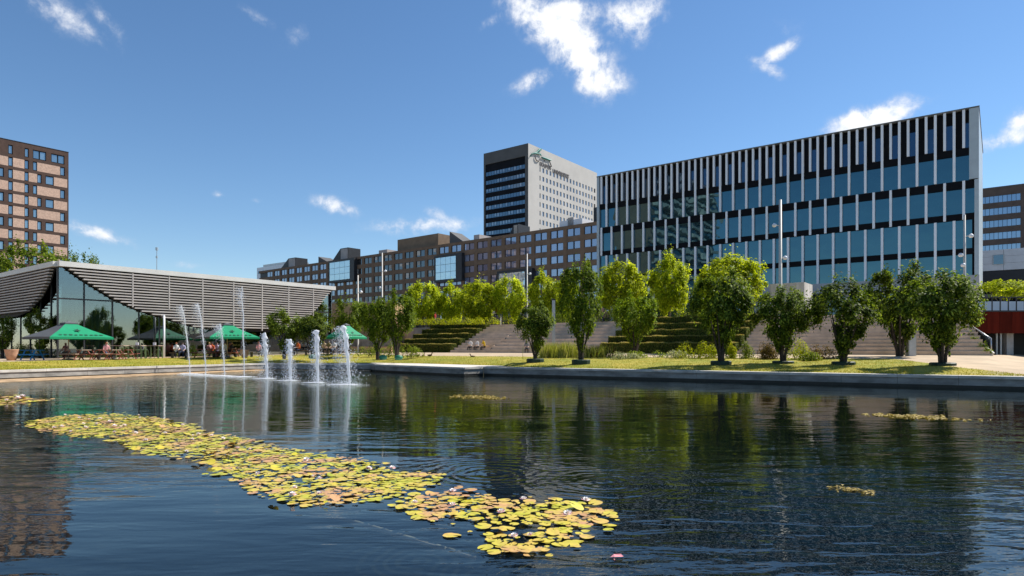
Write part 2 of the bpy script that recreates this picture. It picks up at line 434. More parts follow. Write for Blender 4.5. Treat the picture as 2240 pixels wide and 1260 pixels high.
df = n.new('ShaderNodeBsdfDiffuse'); df.inputs[0].default_value = (.004, .009, .012, 1)
m1 = n.new('ShaderNodeMixShader'); m1.inputs[0].default_value = .3; l.new(tr.outputs[0], m1.inputs[1]); l.new(df.outputs[0], m1.inputs[2])
fr = n.new('ShaderNodeFresnel'); fr.inputs['IOR'].default_value = 1.5; l.new(bp.outputs[0], fr.inputs['Normal'])
m2 = n.new('ShaderNodeMixShader'); l.new(fr.outputs[0], m2.inputs[0]); l.new(m1.outputs[0], m2.inputs[1]); l.new(gl.outputs[0], m2.inputs[2]); l.new(m2.outputs[0], out.inputs[0])
M['water'] = m
b = MB(); b.add([(-65, -3, 0), (72, -3, 0), (72, 60, 0), (-65, 60, 0)], [(0, 1, 2, 3)]); struct('water', b, M['water'])

# pond wall: coping slabs, wall panels and wet foot, slab by slab
def obox(name, parent, p0, p1, y0, y1, z0, z1, m, gap=0.0):
    p0, p1 = Vector((p0[0], p0[1])), Vector((p1[0], p1[1]))
    d = p1 - p0; L = d.length; d /= L; nrm = Vector((-d.y, d.x))
    o = pbox(name, parent, 0, L - gap, y0, y1, z0, z1, m)
    c = (p0 + p1) / 2 + nrm * (y0 + y1) / 2
    o.location = (c.x, c.y, (z0 + z1) / 2); o.rotation_euler = (0, 0, math.atan2(d.y, d.x))
    return o
labels = ['long concrete pond wall along the left bank below the pavilion terrace', 'short concrete pond wall at the far corner behind the fountains',
          'small return of pond wall beside the pale pier', 'pale concrete pier edge jutting into the pond under the stairs', 'narrow end face of the pale pier where the wall steps back',
          'long grey concrete pond wall under the row of dark trees', None, None]
segs = [(0, 2), (2, 3), (3, 4), (4, 5), (5, 6), (6, 9)]
for si, (a, e) in enumerate(segs):
    w = thing('pond_wall', labels[si], 'wall')
    cw = .75
    for k in range(a, e):
        p0, p1 = Vector(BANK[k]), Vector(BANK[k + 1]); L = (p1 - p0).length; N = max(1, round(L / 2.45))
        for i in range(N):
            q0, q1 = p0.lerp(p1, i / N), p0.lerp(p1, (i + 1) / N)
            dz = .0022 * ((si * 3 + k) % 4) + rng.uniform(0, .004)
            obox('coping_slab', w, q0, q1, -.06, cw, .44 + dz, .565 + dz, M['coping'], .014)
            obox('wall_panel', w, q0, q1, 0, .3, .13, .438, M['wall_face'], .012)
        obox('wet_foot', w, p0, p1, .03, .3, -1.2, .14 + .003 * k, M['wet_wall'])
b = MB()                                            # pale tan silt ledge at the foot of the sunlit banks
for (a, w0, e, w1) in ((BANK[0], 3.4, BANK[1], 2.3), (BANK[1], 2.3, BANK[2], .35), (BANK[2], .35, BANK[3], .35)):
    a, e = Vector(a), Vector(e); d = (e - a).normalized(); nr = Vector((d.y, -d.x))
    N = 10
    for i in range(N):
        t0, t1 = i / N, (i + 1) / N
        q = [a.lerp(e, t0), a.lerp(e, t0) + nr * (w0 + (w1 - w0) * t0), a.lerp(e, t1) + nr * (w0 + (w1 - w0) * t1), a.lerp(e, t1)]
        b.prism([(v.x, v.y) for v in q], -.6, [.075, .012, .012, .075])
struct('silt_ledge', b, M['tan_ledge'])

# lawn and paving between the bank and the steps
OUT = [(-500, 29, .9), (0, 39.9, .95), (200, 48, .95), (352, 56.0, .95), (560, 62, 1.08), (700, 66, 1.25), (800, 64, 1.22), (900, 58, 1.12),
       (1160, 52, 1.13), (1500, 46, 1.13), (1950, 39.6, 1.15), (2000, 36.5, 1.06), (2100, 32.0, .85), (2240, 28.9, .60), (2700, 22.2, .585)]
OS = P(2165, 42, 1.33)                              # right foot of the steps; the foot line runs along the campus grid
def foot_depth(px): return OS.y - EXX.y * on_line(px, OS, -EXX)
FAR = [(-500, 62, 1.0), (128, 74, 1.0), (560, 84, 1.05), (700, 84, 1.3), (870, foot_depth(870) + .4, 1.33)] + \
      [(p, foot_depth(p) + .4, 1.33) for p in (1000, 1200, 1400, 1600, 1800, 2000, 2160)] + [(2240, 53, 1.33), (2700, 53, 1.33)]
BI = offset_poly(BANK, .72)
BI[3:6] = [(-12.2, 55.2), (-7.5, 52.4), (-.4, 45.3)]  # the pier's pale deck is wide
def smooth_noise(x, y): return math.sin(x * .9 + 1.3 * math.sin(y * .7)) * math.cos(y * 1.1 + math.sin(x * .5)) 
cols = [p for p in range(-480, 2681, 20)]
def lawn_pt(px, t):
    bd = ray_poly(px, BI) or 30; od, oz = table(OUT, px)
    od = max(od, bd + .15)
    d = bd + (od - bd) * t; z = .57 + (oz - .57) * (t ** .8)
    v = P(px, d); z += .03 * smooth_noise(v.x, v.y) * math.sin(math.pi * min(1, t))
    return (v.x, v.y, z)
def strip(c0, c1, rows, fn):
    cs = [p for p in cols if c0 <= p <= c1]; b = MB(); nn = rows + 1
    vs = [fn(p, r / rows) for p in cs for r in range(nn)]
    b.add(vs, [(i*nn+r, (i+1)*nn+r, (i+1)*nn+r+1, i*nn+r+1) for i in range(len(cs)-1) for r in range(rows)])
    return b
struct('lawn', strip(-480, 2680, 10, lawn_pt), M['lawn'], True)
def pave_pt(px, t):
    od, oz = table(OUT, px); fd, fz = table(FAR, px); bd = ray_poly(px, BI) or 30
    od = max(od, bd + .15) - .05
    v = P(px, od + (fd - od) * t); return (v.x, v.y, oz - .006 + (fz - oz + .006) * min(1, t * 1.15))
struct('path', strip(-480, 2680, 6, pave_pt), M['paving'], True)
b = MB(); pier = [BANK[3], BANK[4], BANK[5], BANK[6]] ; back = [BI[6], BI[5], BI[4], BI[3]]
b.prism([(p[0], p[1]) for p in [(-11.0, 52.2), (-10.0, 49.9), (-3.0, 42.3), (-1.6, 43.3)] + back], .3, .561)
struct('pier_deck', b, mat('pier_deck', (.62, .56, .49), .85, .15, 1.2))

# raised plaza behind the steps
RUN, RISE, NS = 7.5, 3.27, 12
A1 = OS + EXX * (-on_line(868, OS, -EXX)) + EYY * (RUN - .05)
A2 = OS + EYY * (RUN - .05)
b = MB()
b.prism([(A1.x, A1.y), (A2.x - .3, A2.y + .25), (A2.x - .3, 51.2), (75, 51.2), (260, 60), (260, 460), (-190, 460), (-150, 330), (-30, 112)], .2, 4.60)
struct('plaza', b, M['plaza'])
def flight(name, label, cat, pxl, pxr, n, pxr_top=None, m=None):
    t = thing(name, label, cat, OS, ANG)
    for k in range(n):
        y0, y1 = RUN * k / n, RUN * (k + 1) / n
        O = OS + EYY * y0
        xl = -on_line(pxl, OS, -EXX)
        xr = -on_line(pxr, OS, -EXX) if pxr_top is None else -on_line(pxr + (pxr_top - pxr) * k / n, O, -EXX)
        st = pbox('step', t, xl, xr, y0 + .002, y1 + (.3 if k < n - 1 else .06), -.4 + .001 * k, RISE * (k + 1) / n, m or M['step'])
    return t
flight('stone_stairs', 'wide flight of pale brown steps at the right beside the rust red balcony', 'stairs', 1612, 2165, NS, 2103)
flight('stone_stairs', 'narrow flight of brown steps between the left hedges and the seating steps', 'stairs', 985, 1064, NS)
flight('seating_steps', 'broad tall seating steps in the middle behind the dark trees', 'steps', 1064.4, 1311, 9)
# ------------------------------------------------------------------ buildings
rng = random.Random(23)
def corner_thing(name, label, cat, px, depth, z0, ang=ANG):
    O = P(px, depth, z0); return thing(name, label, cat, O, ang), O
def fb(name, parent, face, s0, s1, d0, d1, z0, z1, m):   # box on a face: s along it, d inwards (negative = proud)
    if face == 'f': return pbox(name, parent, s0, s1, d0, d1, z0, z1, m)
    return pbox(name, parent, -d1, -d0, s0, s1, z0, z1, m)

# --- striped office with white fins
M['teal_pane'] = pane_mat('teal_pane', (.002, .007, .011), (.008, .042, .060), .175, .015, bump=.012, tint=(.31, .60, .70))
M['deep_pane'] = pane_mat('deep_pane', (.003, .010, .025), (.006, .025, .05), .14, .02, bump=.012, tint=(.28, .45, .66))
M['fin'] = mat('fin', (.90, .90, .92), .35, .03, 1.0, rnd=.03)
M['clad_grey'] = mat('clad_grey', (.46, .52, .55), .4, .06, 1.0)
M['base_band'] = mat('base_band', (.44, .43, .43), .7, .08, .6)
ob, O = corner_thing('office_building', 'glass office with staggered white vertical fins and black bands', 'building', 2140, 74, 4.6)
Lf = -on_line(1307, O, -EXX)                           # x of the left end (negative)
Z = lambda z: z - 4.6
D0 = .32                                               # glass plane set back behind the fin fronts
pbox('core', ob, Lf + .1, -.1, D0 + .12, 22, Z(9.05), Z(29.6), M['black_panel'])
pbox('roof_edge', ob, Lf - .15, .12, -.06, 22.1, Z(29.70), Z(29.86), M['dark_concrete'])
for nm_, z0, z1, d in (('spandrel_band', 24.4, 25.25, .2), ('spandrel_band', 20.5, 21.45, .2), ('spandrel_band', 16.85, 17.6, .2), ('spandrel_band', 12.8, 13.5, .2)):
    pbox(nm_, ob, Lf + .05, -.05, d, D0 + .14, Z(z0), Z(z1), M['black_panel'])
pbox('base_band', ob, Lf - .1, .1, -.1, 21, Z(9.0), Z(10.3), M['base_band'])
pbox('ground_floor', ob, Lf + 3, -3, 3.2, 20, 0, Z(8.99), M['deep_pane'])
for i in range(9): pbox('column', ob, Lf + 2 + i * 5.7, Lf + 2.5 + i * 5.7, .5, 1, 0, Z(8.995), M['concrete'])
long_px = [1326, 1349, 1371, 1396, 1419, 1444, 1469, 1495, 1521, 1549, 1576, 1604, 1634, 1662.5, 1692.5, 1724, 1756, 1789, 1823, 1857, 1893, 1930.5, 1966.6, 2006, 2046, 2087]
s_first, s_last = -on_line(long_px[0], O, -EXX), -on_line(long_px[-1], O, -EXX)
pit = (s_last - s_first) / (len(long_px) - 1)
longs = [s_first + pit * i for i in range(-1, len(long_px) + 1)]
shorts = [x + pit / 2 for x in longs]
FW = .27
def fin(x, z0, z1): pbox('fin', ob, x - FW / 2, x + FW / 2, 0, D0 + .02, Z(z0), Z(z1), M['fin'])
def pane(x0, x1, z0, z1, m): return pbox('pane', ob, max(x0, Lf + .25), min(x1, -.22), D0 + .04, D0 + .10, Z(z0), Z(z1), m)
for x in longs:
    if Lf + .3 < x < -.5: fin(x, 21.45, 29.75); fin(x, 10.31, 16.82)
for x in shorts:
    if Lf + .3 < x < -.3: fin(x, 25.25, 29.75); fin(x, 16.86, 21.40)
for x in longs:
    a, c = x + FW / 2, x + pit - FW / 2
    if a < Lf - pit * .7 or c > .6: continue
    pane(a, c, 21.46, 24.39, M['teal_pane']); pane(a, c, 10.31, 12.79, M['teal_pane']); pane(a, c, 13.51, 16.84, M['teal_pane'])
    if x + pit / 2 > Lf: pane(x + pit / 2 + FW / 2, c, 25.26, 28.15, M['deep_pane'])
for x in shorts:
    a, c = x + FW / 2, x + pit - FW / 2
    if a < Lf - pit * .7 or a > -.5: continue
    pane(a, c, 17.61, 20.49, M['teal_pane'])
pbox('corner_cladding', ob, -.86, .06, -.03, .6, Z(21.5), Z(29.69), M['clad_grey'])
pbox('corner_cladding', ob, -.36, .06, -.03, .6, Z(10.32), Z(21.4), M['clad_grey'])
pbox('corner_cladding', ob, Lf - .12, Lf + .3, -.03, .6, Z(10.32), Z(29.69), M['clad_grey'])
pbox('side_cladding', ob, -.095, .055, .62, 21.9, Z(10.32), Z(29.6), M['clad_grey'])
pbox('roof_plant', ob, -40, -8, 7, 18, Z(29.89), Z(31.2), M['grey_metal'])

# --- tall concrete tower with the green signature
M['tower_white'] = mat('tower_white', (.47, .45, .42), .85, .07, .12, bump=.0)
M['tower_grey'] = mat('tower_grey', (.10, .10, .10), .8, .12, .2)
M['tower_dark'] = mat('tower_dark', (.009, .010, .014), .7, .2, .3, spec=.1)
M['far_pane'] = pane_mat('far_pane', (.015, .045, .085), (.08, .16, .26), .12, .03, tint=(.7, .88, 1), streak=False)
M['grey_pane'] = pane_mat('grey_pane', (.10, .11, .13), (.22, .23, .26), .2, .05, streak=False)
ZT = 4.6
tw, O = corner_thing('office_tower', 'tall concrete tower with dark banded side and pale gridded side', 'building', 1155.5, 245, ZT)
topz = zat(313, 245) - ZT
wl_ = -on_line(1058, O, -EXX); wr_ = on_line(1306, O, EYY)
pbox('core', tw, wl_ + .3, -.35, .35, wr_ - .3, 0, topz - .4, M['tower_dark'])
fb('side_wall', tw, 's', .0, 7.6, 0, .6, 0, topz, M['tower_white'])
fb('side_wall', tw, 's', wr_ - 1.2, wr_, 0, .6, 0, topz, M['tower_white'])
rows = 20; fh = 3.44
z_first = zat(338 / 4 + 280 + 6, 252) - ZT - 0.2        # centre of the top row of small windows
colpx = [1000 + c / 4 for c in (722, 757, 790, 820, 850, 880, 910, 937, 965, 992, 1020, 1045, 1070, 1097, 1122, 1148, 1178)]
cs0, cs1 = on_line(colpx[0], O, EYY), on_line(colpx[-1], O, EYY)
cpit = (cs1 - cs0) / (len(colpx) - 1); wh, ww = 1.85, 1.25
fb('upper_wall', tw, 's', 7.6, wr_ - 1.2, .002, .6, z_first + wh / 2, topz, M['tower_white'])
for i in range(-1, len(colpx) + 1):
    a = 7.6 if i == -1 else cs0 + i * cpit + ww / 2
    c = cs0 + (i + 1) * cpit - ww / 2 if i < len(colpx) else wr_ - 1.2
    c = min(c, wr_ - 1.2)
    if c > a + .02: fb('pier', tw, 's', a, c, .004, .6, 0, z_first + wh / 2, M['tower_white'])
for r in range(rows):
    zc = z_first - r * fh
    fb('sill_band', tw, 's', 7.6, wr_ - 1.2, .006, .6, max(0, zc - fh + wh / 2), zc - wh / 2, M['tower_white'])
    if zc * 1 + ZT < 20: break
    for i in range(len(colpx)):
        s = cs0 + i * cpit
        wdw = fb('window', tw, 's', s - ww / 2, s + ww / 2, .22, .3, zc - wh / 2, zc + wh / 2, M['grey_pane'])
# dark face: concrete frame, glazing bands of single panes
fb('corner_frame', tw, 'f', -1.5, -.001, -.004, .8, 0, topz, M['tower_grey'])
fb('corner_frame', tw, 'f', wl_, wl_ + .8, -.004, .8, 0, topz, M['tower_grey'])
fb('top_band', tw, 'f', wl_ + .8, -1.5, -.002, .8, topz - 4.6, topz - .002, M['tower_grey'])
fb('roof_slab', tw, 'f', wl_ + .2, -.3, .3, wr_ - .2, topz - .5, topz - .1, M['tower_grey'])
zf = zat(310 / 4 + 280 + 6, 246) - ZT
for r in range(17):
    zc = zf - r * 3.40
    if zc + ZT < 22: break
    fb('spandrel', tw, 'f', wl_ + .8, -1.5, .1, .5, zc - 3.40 + .8, zc - .8, M['tower_dark'])
    N = 14
    for i in range(N):
        a = wl_ + 1.0 + (-1.7 - wl_ - 1.0) * i / N; c = wl_ + 1.0 + (-1.7 - wl_ - 1.0) * (i + 1) / N
        fb('pane', tw, 'f', a + .06, c - .06, .28, .34, zc - .78, zc + .78, M['far_pane'])
        fb('blind', tw, 'f', a + .3, c - .35, .26, .275, zc - .1 - rng.random() * .5, zc + .76, M['grey_pane']) if rng.random() < .45 else None
# the sign: teal signature stroke and dark lettering on the pale side
M['sign_teal'] = mat('sign_teal', (.0, .17, .14), .5, .1, 1)
M['sign_dark'] = mat('sign_dark', (.05, .04, .045), .6, .1, 1)
def face_pt(px, py):
    s = on_line(px, O, EYY); d = O.y + EYY.y * s
    return (.35, s, zat(py, d) - ZT)
def zoomp(x, y): return face_pt(1140 + x / 13.18, 305 + y / 13.18)
sig = [[(250, 490), (290, 420), (380, 390), (440, 370), (500, 300), (560, 275), (520, 330), (450, 380), (530, 430), (560, 480)],
       [(300, 415), (400, 405), (480, 415), (545, 440)],
       [(560, 520), (640, 530), (740, 575), (840, 605), (760, 590), (640, 545), (560, 520)]]
sig2 = [[(395, 470), (390, 540), (420, 610), (480, 630), (530, 590), (545, 540)], [(800, 620), (830, 720), (860, 790)], [(650, 590), (660, 640)], [(520, 340), (560, 300)]]
for strokes, r_, mm in ((sig, .30, M['sign_teal']), (sig2, .2, M['sign_dark'])):
    for stp in strokes:
        b = MB(); pts = [zoomp(*p) for p in stp]
        b.tube(pts, [r_ * (.55 + .45 * math.sin(math.pi * (i + .5) / len(pts))) for i in range(len(pts))], 6)
        b.build('signature_stroke', mm, tw, True)
def text_mesh(name, body, m, size, extrude=.05):
    cu = bpy.data.curves.new(name, 'FONT'); cu.body = body; cu.size = size; cu.extrude = extrude
    o = bpy.data.objects.new(name, cu); col.objects.link(o)
    bpy.context.view_layer.update()
    me = bpy.data.meshes.new_from_object(o.evaluated_get(bpy.context.evaluated_depsgraph_get()))
    bpy.data.objects.remove(o); me.materials.clear(); me.materials.append(m)
    return me
for word, x0, x1, y0 in (('ERASMUS', 530, 860, 700), ('UNIVERSITEIT', 905, 1375, 880)):
    me = text_mesh('lettering', word, M['sign_dark'], 1.0)
    w0 = max(v.co.x for v in me.vertices)
    a, c = zoomp(x0, y0), zoomp(x1, y0)
    k = (c[1] - a[1]) / w0
    t = link('lettering', me, tw, (.12, a[1], zoomp(x0, y0 - (60 if word == 'ERASMUS' else 40))[2] - 1.5))
    t.rotation_euler = (R(90), 0, R(90)); t.scale = (k, 2.2, 1.0)
    bpy.context.view_layer.update()

# --- long brown slab building
AN2 = -math.atan2(.6374, .7705)
E2 = Vector((math.cos(AN2), math.sin(AN2), 0)); E2y = Vector((-math.sin(AN2), math.cos(AN2), 0))
M['brown_brick'] = mat('brown_brick', (.19, .125, .082), .9, .14, .5, rnd=.05)
M['brown_light'] = mat('brown_light', (.21, .15, .10), .9, .14, .5)
M['slate_frame'] = mat('slate_frame', (.02, .024, .03), .5, .2, 1)
M['win_pane'] = pane_mat('win_pane', (.10, .13, .22), (.42, .46, .60), .22, .03, tint=(.8, .88, 1), streak=False)
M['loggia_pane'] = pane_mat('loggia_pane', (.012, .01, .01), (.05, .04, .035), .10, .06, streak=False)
M['blind'] = mat('blind', (.5, .47, .42), .8, .1, 1, rnd=.25)
br = thing('slab_building', 'long dark brown office slab with rows of paired windows behind the pavilion', 'building', P(1330, 161.5, 3), AN2)
O = P(1330, 161.5, 3)
tz = zat(488.5, P(1305, 166).y) - 3
xl = -on_line(567, O, -E2)
pit2 = 3.40; top_off, wh = .85, 2.0
bx = sorted([-on_line(p, O, -E2) for p in (1026, 1056, 1086, 1117, 1151, 1184, 1219.5, 1256, 1292.5)])
bay = (bx[-1] - bx[0]) / 8
pbox('core', br, xl, 3, .5, 14, 0, tz - .2, M['slate_frame'])
pbox('parapet', br, xl - .2, 3, -.08, 14.2, tz - top_off, tz, M['brown_brick'])
nrow = 8
for r in range(nrow):
    z1 = tz - top_off - r * pit2
    pbox('spandrel', br, xl, 3, .0, .5, z1 - pit2, z1 - wh, M['brown_brick'])
nb0 = int(math.ceil((xl - bx[0]) / bay)) + 1
glassboxes = [(960, 1004, 563, 612), (728, 772, 573, 613), (1098, 1155, 597, 652)]
for k in range(nb0, 10):
    xc = bx[0] + k * bay
    pbox('pier', br, xc + bay * .39, xc + bay * .61, -.05, .5, 0, tz - top_off - .003, M['brown_brick'])
    q = O + E2 * xc; pxx = CX + F * q.x / q.y
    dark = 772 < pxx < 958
    for r in range(nrow):
        zc = tz - top_off - r * pit2 - wh / 2
        q2 = 762 - F * (zc + 3 - EYE) / q.y
        if q2 > 700: continue
        w_ = pbox('window', br, xc - bay * .39, xc + bay * .39, .32, .4, zc - wh / 2, zc + wh / 2, M['slate_frame'])
        for sgn in (-1, 1):
            x0, x1 = (xc - bay * .36, xc - bay * .04) if sgn < 0 else (xc + bay * .05, xc + bay * .37)
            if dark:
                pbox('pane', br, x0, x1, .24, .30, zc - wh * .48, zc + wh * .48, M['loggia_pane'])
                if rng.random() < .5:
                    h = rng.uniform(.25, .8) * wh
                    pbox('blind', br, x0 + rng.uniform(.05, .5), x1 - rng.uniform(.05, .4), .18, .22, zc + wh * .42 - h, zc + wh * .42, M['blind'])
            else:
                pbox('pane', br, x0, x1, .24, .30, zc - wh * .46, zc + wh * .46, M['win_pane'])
M['sky_pane'] = pane_mat('sky_pane', (.22, .36, .40), (.45, .6, .62), .4, .03, bump=.03, tint=(.85, .97, 1), streak=True)  # mirrored sky put into the pale blue base colour
for (p0, p1, y0, y1) in glassboxes:
    s0, s1 = -on_line(p0, O, -E2), -on_line(p1, O, -E2)
    qq = O + E2 * (s0 + s1) / 2
    z1, z0 = zat(y0, qq.y) - 3, zat(y1, qq.y) - 3
    bb = pbox('bay_box', br, s0 - .8, s1 + 2.4, -1.3, .45, z0 - .7, z1 + .7, M['dark_metal'])
    for i in range(4):
        for j in range(3):
            a, c = s0 + (s1 - s0) * i / 4, s0 + (s1 - s0) * (i + 1) / 4
            e, f_ = z0 + (z1 - z0) * j / 3, z0 + (z1 - z0) * (j + 1) / 3
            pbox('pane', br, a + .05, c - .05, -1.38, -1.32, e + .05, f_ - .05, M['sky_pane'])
def roof_bit(name, px0, px1, ytop, kind, m1, m2):
    s0, s1 = -on_line(px0, O, -E2), -on_line(px1, O, -E2); dep = (O + E2 * s0).y + 4
    z1 = zat(ytop, dep) - 3; b = MB()
    if kind == 'box': b.box(s0, s1, 2.5, 8, tz - .1, z1)
    elif kind == 'left': b.slab([(s0, tz - .1), (s1, tz - .1), (s0, z1)], 2.5, 8)
    else: b.slab([(s0, tz - .1), (s1, tz - .1), (s1, z1), (s1 - (s1 - s0) * .45, z1)], 2.5, 8)
    o = b.build(name, m1, br)
    if kind == 'right': pbox('skylight_pane', br, s1 - (s1 - s0) * .42, s1 - .2, 2.42, 2.48, tz + .1, z1 - .3, m2)
    return o
M['pale_grey'] = mat('pale_grey', (.42, .39, .37), .8, .1, .5)  # one even pale grey for skylight fronts and roof units
roof_bit('skylight', 971, 1006, 509, 'left', M['tower_grey'], None)
roof_bit('skylight', 684, 708, 563, 'left', M['tower_grey'], None)
roof_bit('skylight', 712, 749, 549, 'right', M['slate_frame'], M['pale_grey'])
roof_bit('skylight', 600, 634, 570, 'right', M['slate_frame'], M['pale_grey'])
roof_bit('roof_house', 857, 946, 527, 'box', M['brown_light'], None)
roof_bit('roof_unit', 816, 834, 550, 'box', M['pale_grey'], None)
roof_bit('roof_unit', 1024, 1036, 517, 'box', M['pale_grey'], None)
roof_bit('roof_unit', 1100, 1121, 496, 'right', M['slate_frame'], M['blind'])
roof_bit('roof_unit', 1212, 1262, 488, 'box', M['white_metal'], None)
roof_bit('roof_unit', 1230, 1243, 480, 'box', M['pale_grey'], None)
roof_bit('roof_unit', 1287, 1300, 458, 'box', M['slate_frame'], None)

# --- pale block beyond the left end of the slab
pb = thing('pale_block', 'small pale grey building peeking over the far end of the brown slab', 'building', P(562, 300, 0), ANG)
pbox('wall', pb, 0, 22, 0, 12, 0, zat(580, 290), M['white_metal'])
pbox('roof_storey', pb, 2, 26, 2, 10, zat(580, 290), zat(573, 290), M['grey_metal'])
for i in range(7): pbox('window', pb, 1 + i * 3, 3 + i * 3, -.1, .1, zat(594, 290), zat(588, 290), M['far_pane'])

# --- brick flats at the left edge
M['flat_brown'] = mat('flat_brown', (.085, .050, .038), .9, .15, 1.0)
M['flat_light'] = mat('flat_light', (.56, .38, .285), .9, .16, 2.2, rnd=.04, detail=8)
M['flat_frame'] = mat('flat_frame', (.012, .016, .02), .4, .2, 1)
M['flat_pane'] = pane_mat('flat_pane', (.03, .06, .09), (.25, .36, .42), .3, .02, streak=False)
ft = thing('brick_flats', 'brown brick apartment tower with pale brick panels at the left edge', 'building', P(150, 170, .5), ANG)
O = P(150, 170, .5); ftop = zat(333.5, 170) - .5
def fs(px): return on_line(px, O, EYY)
s_end = fs(0) - 14
pbox('core', ft, -16, -.45, s_end, 0, 0, ftop - .3, M['flat_brown'])
fb('end_pier', ft, 's', -.25, .001, -.003, .5, 0, ftop - .001, M['flat_brown'])
fb('parapet', ft, 's', s_end, -.25, 0, .5, ftop - 1.15, ftop, M['flat_brown'])
fb('roof_trim', ft, 's', s_end, .05, -.06, .6, ftop + .002, ftop + .14, M['dark_metal'])
fl = 3.02; whf = 2.3
top_row = [('b', -14, 18), ('w', 18, 28), ('b', 28, 54), ('w', 54, 63), ('b', 63, 72), ('w', 72, 101), ('b', 101, 112), ('w', 112, 141), ('b', 141, 149)]
odd = [('l', -14, 18), ('w', 18, 28.5), ('l', 28.5, 53.5), ('w', 53.5, 63), ('b', 63, 72), ('w', 72, 81.5), ('l', 81.5, 131.5), ('w', 131.5, 142), ('b', 142, 149)]
even = [('w', -3, 8.5), ('b', 8.5, 18), ('w', 18, 28.5), ('l', 28.5, 53.5), ('w', 53.5, 63), ('l', 63, 81.5), ('w', 81.5, 91), ('b', 91, 99.5), ('w', 99.5, 118), ('l', 118, 149.3)]
for r in range(16):
    z1 = ftop - 1.15 - r * fl; z0 = z1 - whf
    if z0 < .5: break
    fb('brick_band', ft, 's', s_end, -.25, 0, .5, z0 - (fl - whf), z0, M['flat_brown'])
    cells = top_row if r == 0 else (odd if r % 2 else even)
    for kd, a, c in cells:
        s0, s1 = fs(a), fs(c)
        if kd == 'b': fb('brick_panel', ft, 's', s0, s1, .003, .5, z0, z1, M['flat_brown'])
        elif kd == 'l': fb('pale_panel', ft, 's', s0, s1, .03, .5, z0, z1, M['flat_light'])
        else:
            fb('window', ft, 's', s0, s1, .3, .42, z0, z1, M['flat_frame'])
            nn = 1 if (s1 - s0) < 2.2 else (2 if (s1 - s0) < 3.2 else 3)
            for i in range(nn):
                a0 = s0 + (s1 - s0) * i / nn; a1 = s0 + (s1 - s0) * (i + 1) / nn
                fb('pane', ft, 's', a0 + .16, a1 - .16, .22, .28, z0 + .2, z1 - .25, M['flat_pane'])
    s0 = fs(-14 if r % 2 or r == 0 else -3)
    k = 0
    while s0 > s_end + .5:
        s1 = max(s_end, s0 - (3.2 if k % 2 else 1.3))
        if k % 2: fb('pale_panel', ft, 's', s1, s0, .03, .5, z0, z1, M['flat_light'])
        else: fb('window', ft, 's', s1, s0, .25, .42, z0, z1, M['flat_pane'])
        s0 = s1; k += 1

# --- dark brown building at the right edge with the white wing in front
M['strip_pane'] = pane_mat('strip_pane', (.03, .07, .16), (.14, .24, .38), .3, .03, tint=(.7, .85, 1), streak=False)
M['dusk_brick'] = mat('dusk_brick', (.105, .08, .068), .9, .14, .5)
rb = thing('office_block', 'dark brown office block with long window strips at the right edge', 'building', P(2139, 183, 3), ANG)
O = P(2139, 183, 3); rt = zat(416, 183) - 3
pbox('core', rb, .3, 60, .45, 15, 0, rt - .2, M['slate_frame'])
pbox('parapet', rb, 0, 60, -.02, 15.2, rt - 2.2, rt, M['dusk_brick'])
pbox('roof_trim', rb, -.1, 60, -.1, 15.3, rt + .003, rt + .3, M['tower_grey'])
for r in range(9):
    z1 = rt - 2.2 - r * 3.45
    pbox('spandrel', rb, 0, 60, 0, .45, z1 - 3.45, z1 - 1.9, M['dusk_brick'])
    pbox('pier', rb, 0, .7, .004, .45, z1 - 1.9, z1, M['dusk_brick'])
    for st in range(4):
        s0 = .7 + st * 10.6; s1 = s0 + 8.9
        pbox('pier', rb, s1, s1 + 1.7, .004, .45, z1 - 1.9, z1, M['dusk_brick'])
        for i in range(9):
            if st < 2 and r < 5: pbox('pane', rb, s0 + i * 8.9 / 9 + .05, s0 + (i + 1) * 8.9 / 9 - .05, .25, .32, z1 - 1.85, z1 - .05, M['strip_pane'])
wg = thing('white_wing', 'low white panelled wing with a small grey window below the brown block', 'building', P(2138, 110, 4.6), ANG)
O = P(2138, 110, 4.6)
def zz(y): return zat(y, 112) - 4.6
M['wing_white'] = mat('wing_white', (.62, .66, .70), .6, .06, .8)
for i in range(8):
    for j in range(3):
        a, c = zz(597), zz(553)
        pbox('wall_panel', wg, i * 3.6, i * 3.6 + 3.56, 0, .3, a + (c - a) * j / 3, a + (c - a) * (j + 1) / 3 - .03, M['wing_white'])
pbox('core', wg, .1, 29, .25, 12, 0, zz(553.5), M['tower_dark'])
pbox('lower_wall', wg, .05, 29, .05, .3, zz(626), zz(597) - .1, M['slate_frame'])
s0, s1 = -on_line(2171, O, -EXX), -on_line(2197, O, -EXX)
pbox('window', wg, s0, s1, -.06, .05, zz(585), zz(564), M['grey_metal'])
pbox('pane', wg, s0 + .15, s1 - .15, -.10, -.07, zz(584), zz(565), M['far_pane'])
pbox('ledge', wg, -2, 29, -1.6, .3, zz(655), zz(648), M['dark_concrete'])

# --- apartment block left of the frame, seen mirrored in the office glass
ab = thing('apartment_block', 'tall brown apartment block left of the pavilion mirrored in the office glass', 'building', (-70.6, 51, .5), ANG)
M['ab_brick'] = mat('ab_brick', (.24, .16, .11), .9, .15, .6)
pbox('wall', ab, -12.8, -.3, -60, 0, 0, 62, M['ab_brick'])
for r in range(20):
    z0 = 1.2 + r * 3.05
    for i in range(6): pbox('balcony', ab, -.29, 1.5, -58 + i * 9.7, -51 + i * 9.7, z0, z0 + 1.15, M['blind'])
    pbox('glazing', ab, -.28, -.2, -59, -1, z0 + 1.2, z0 + 2.7, M['loggia_pane'])

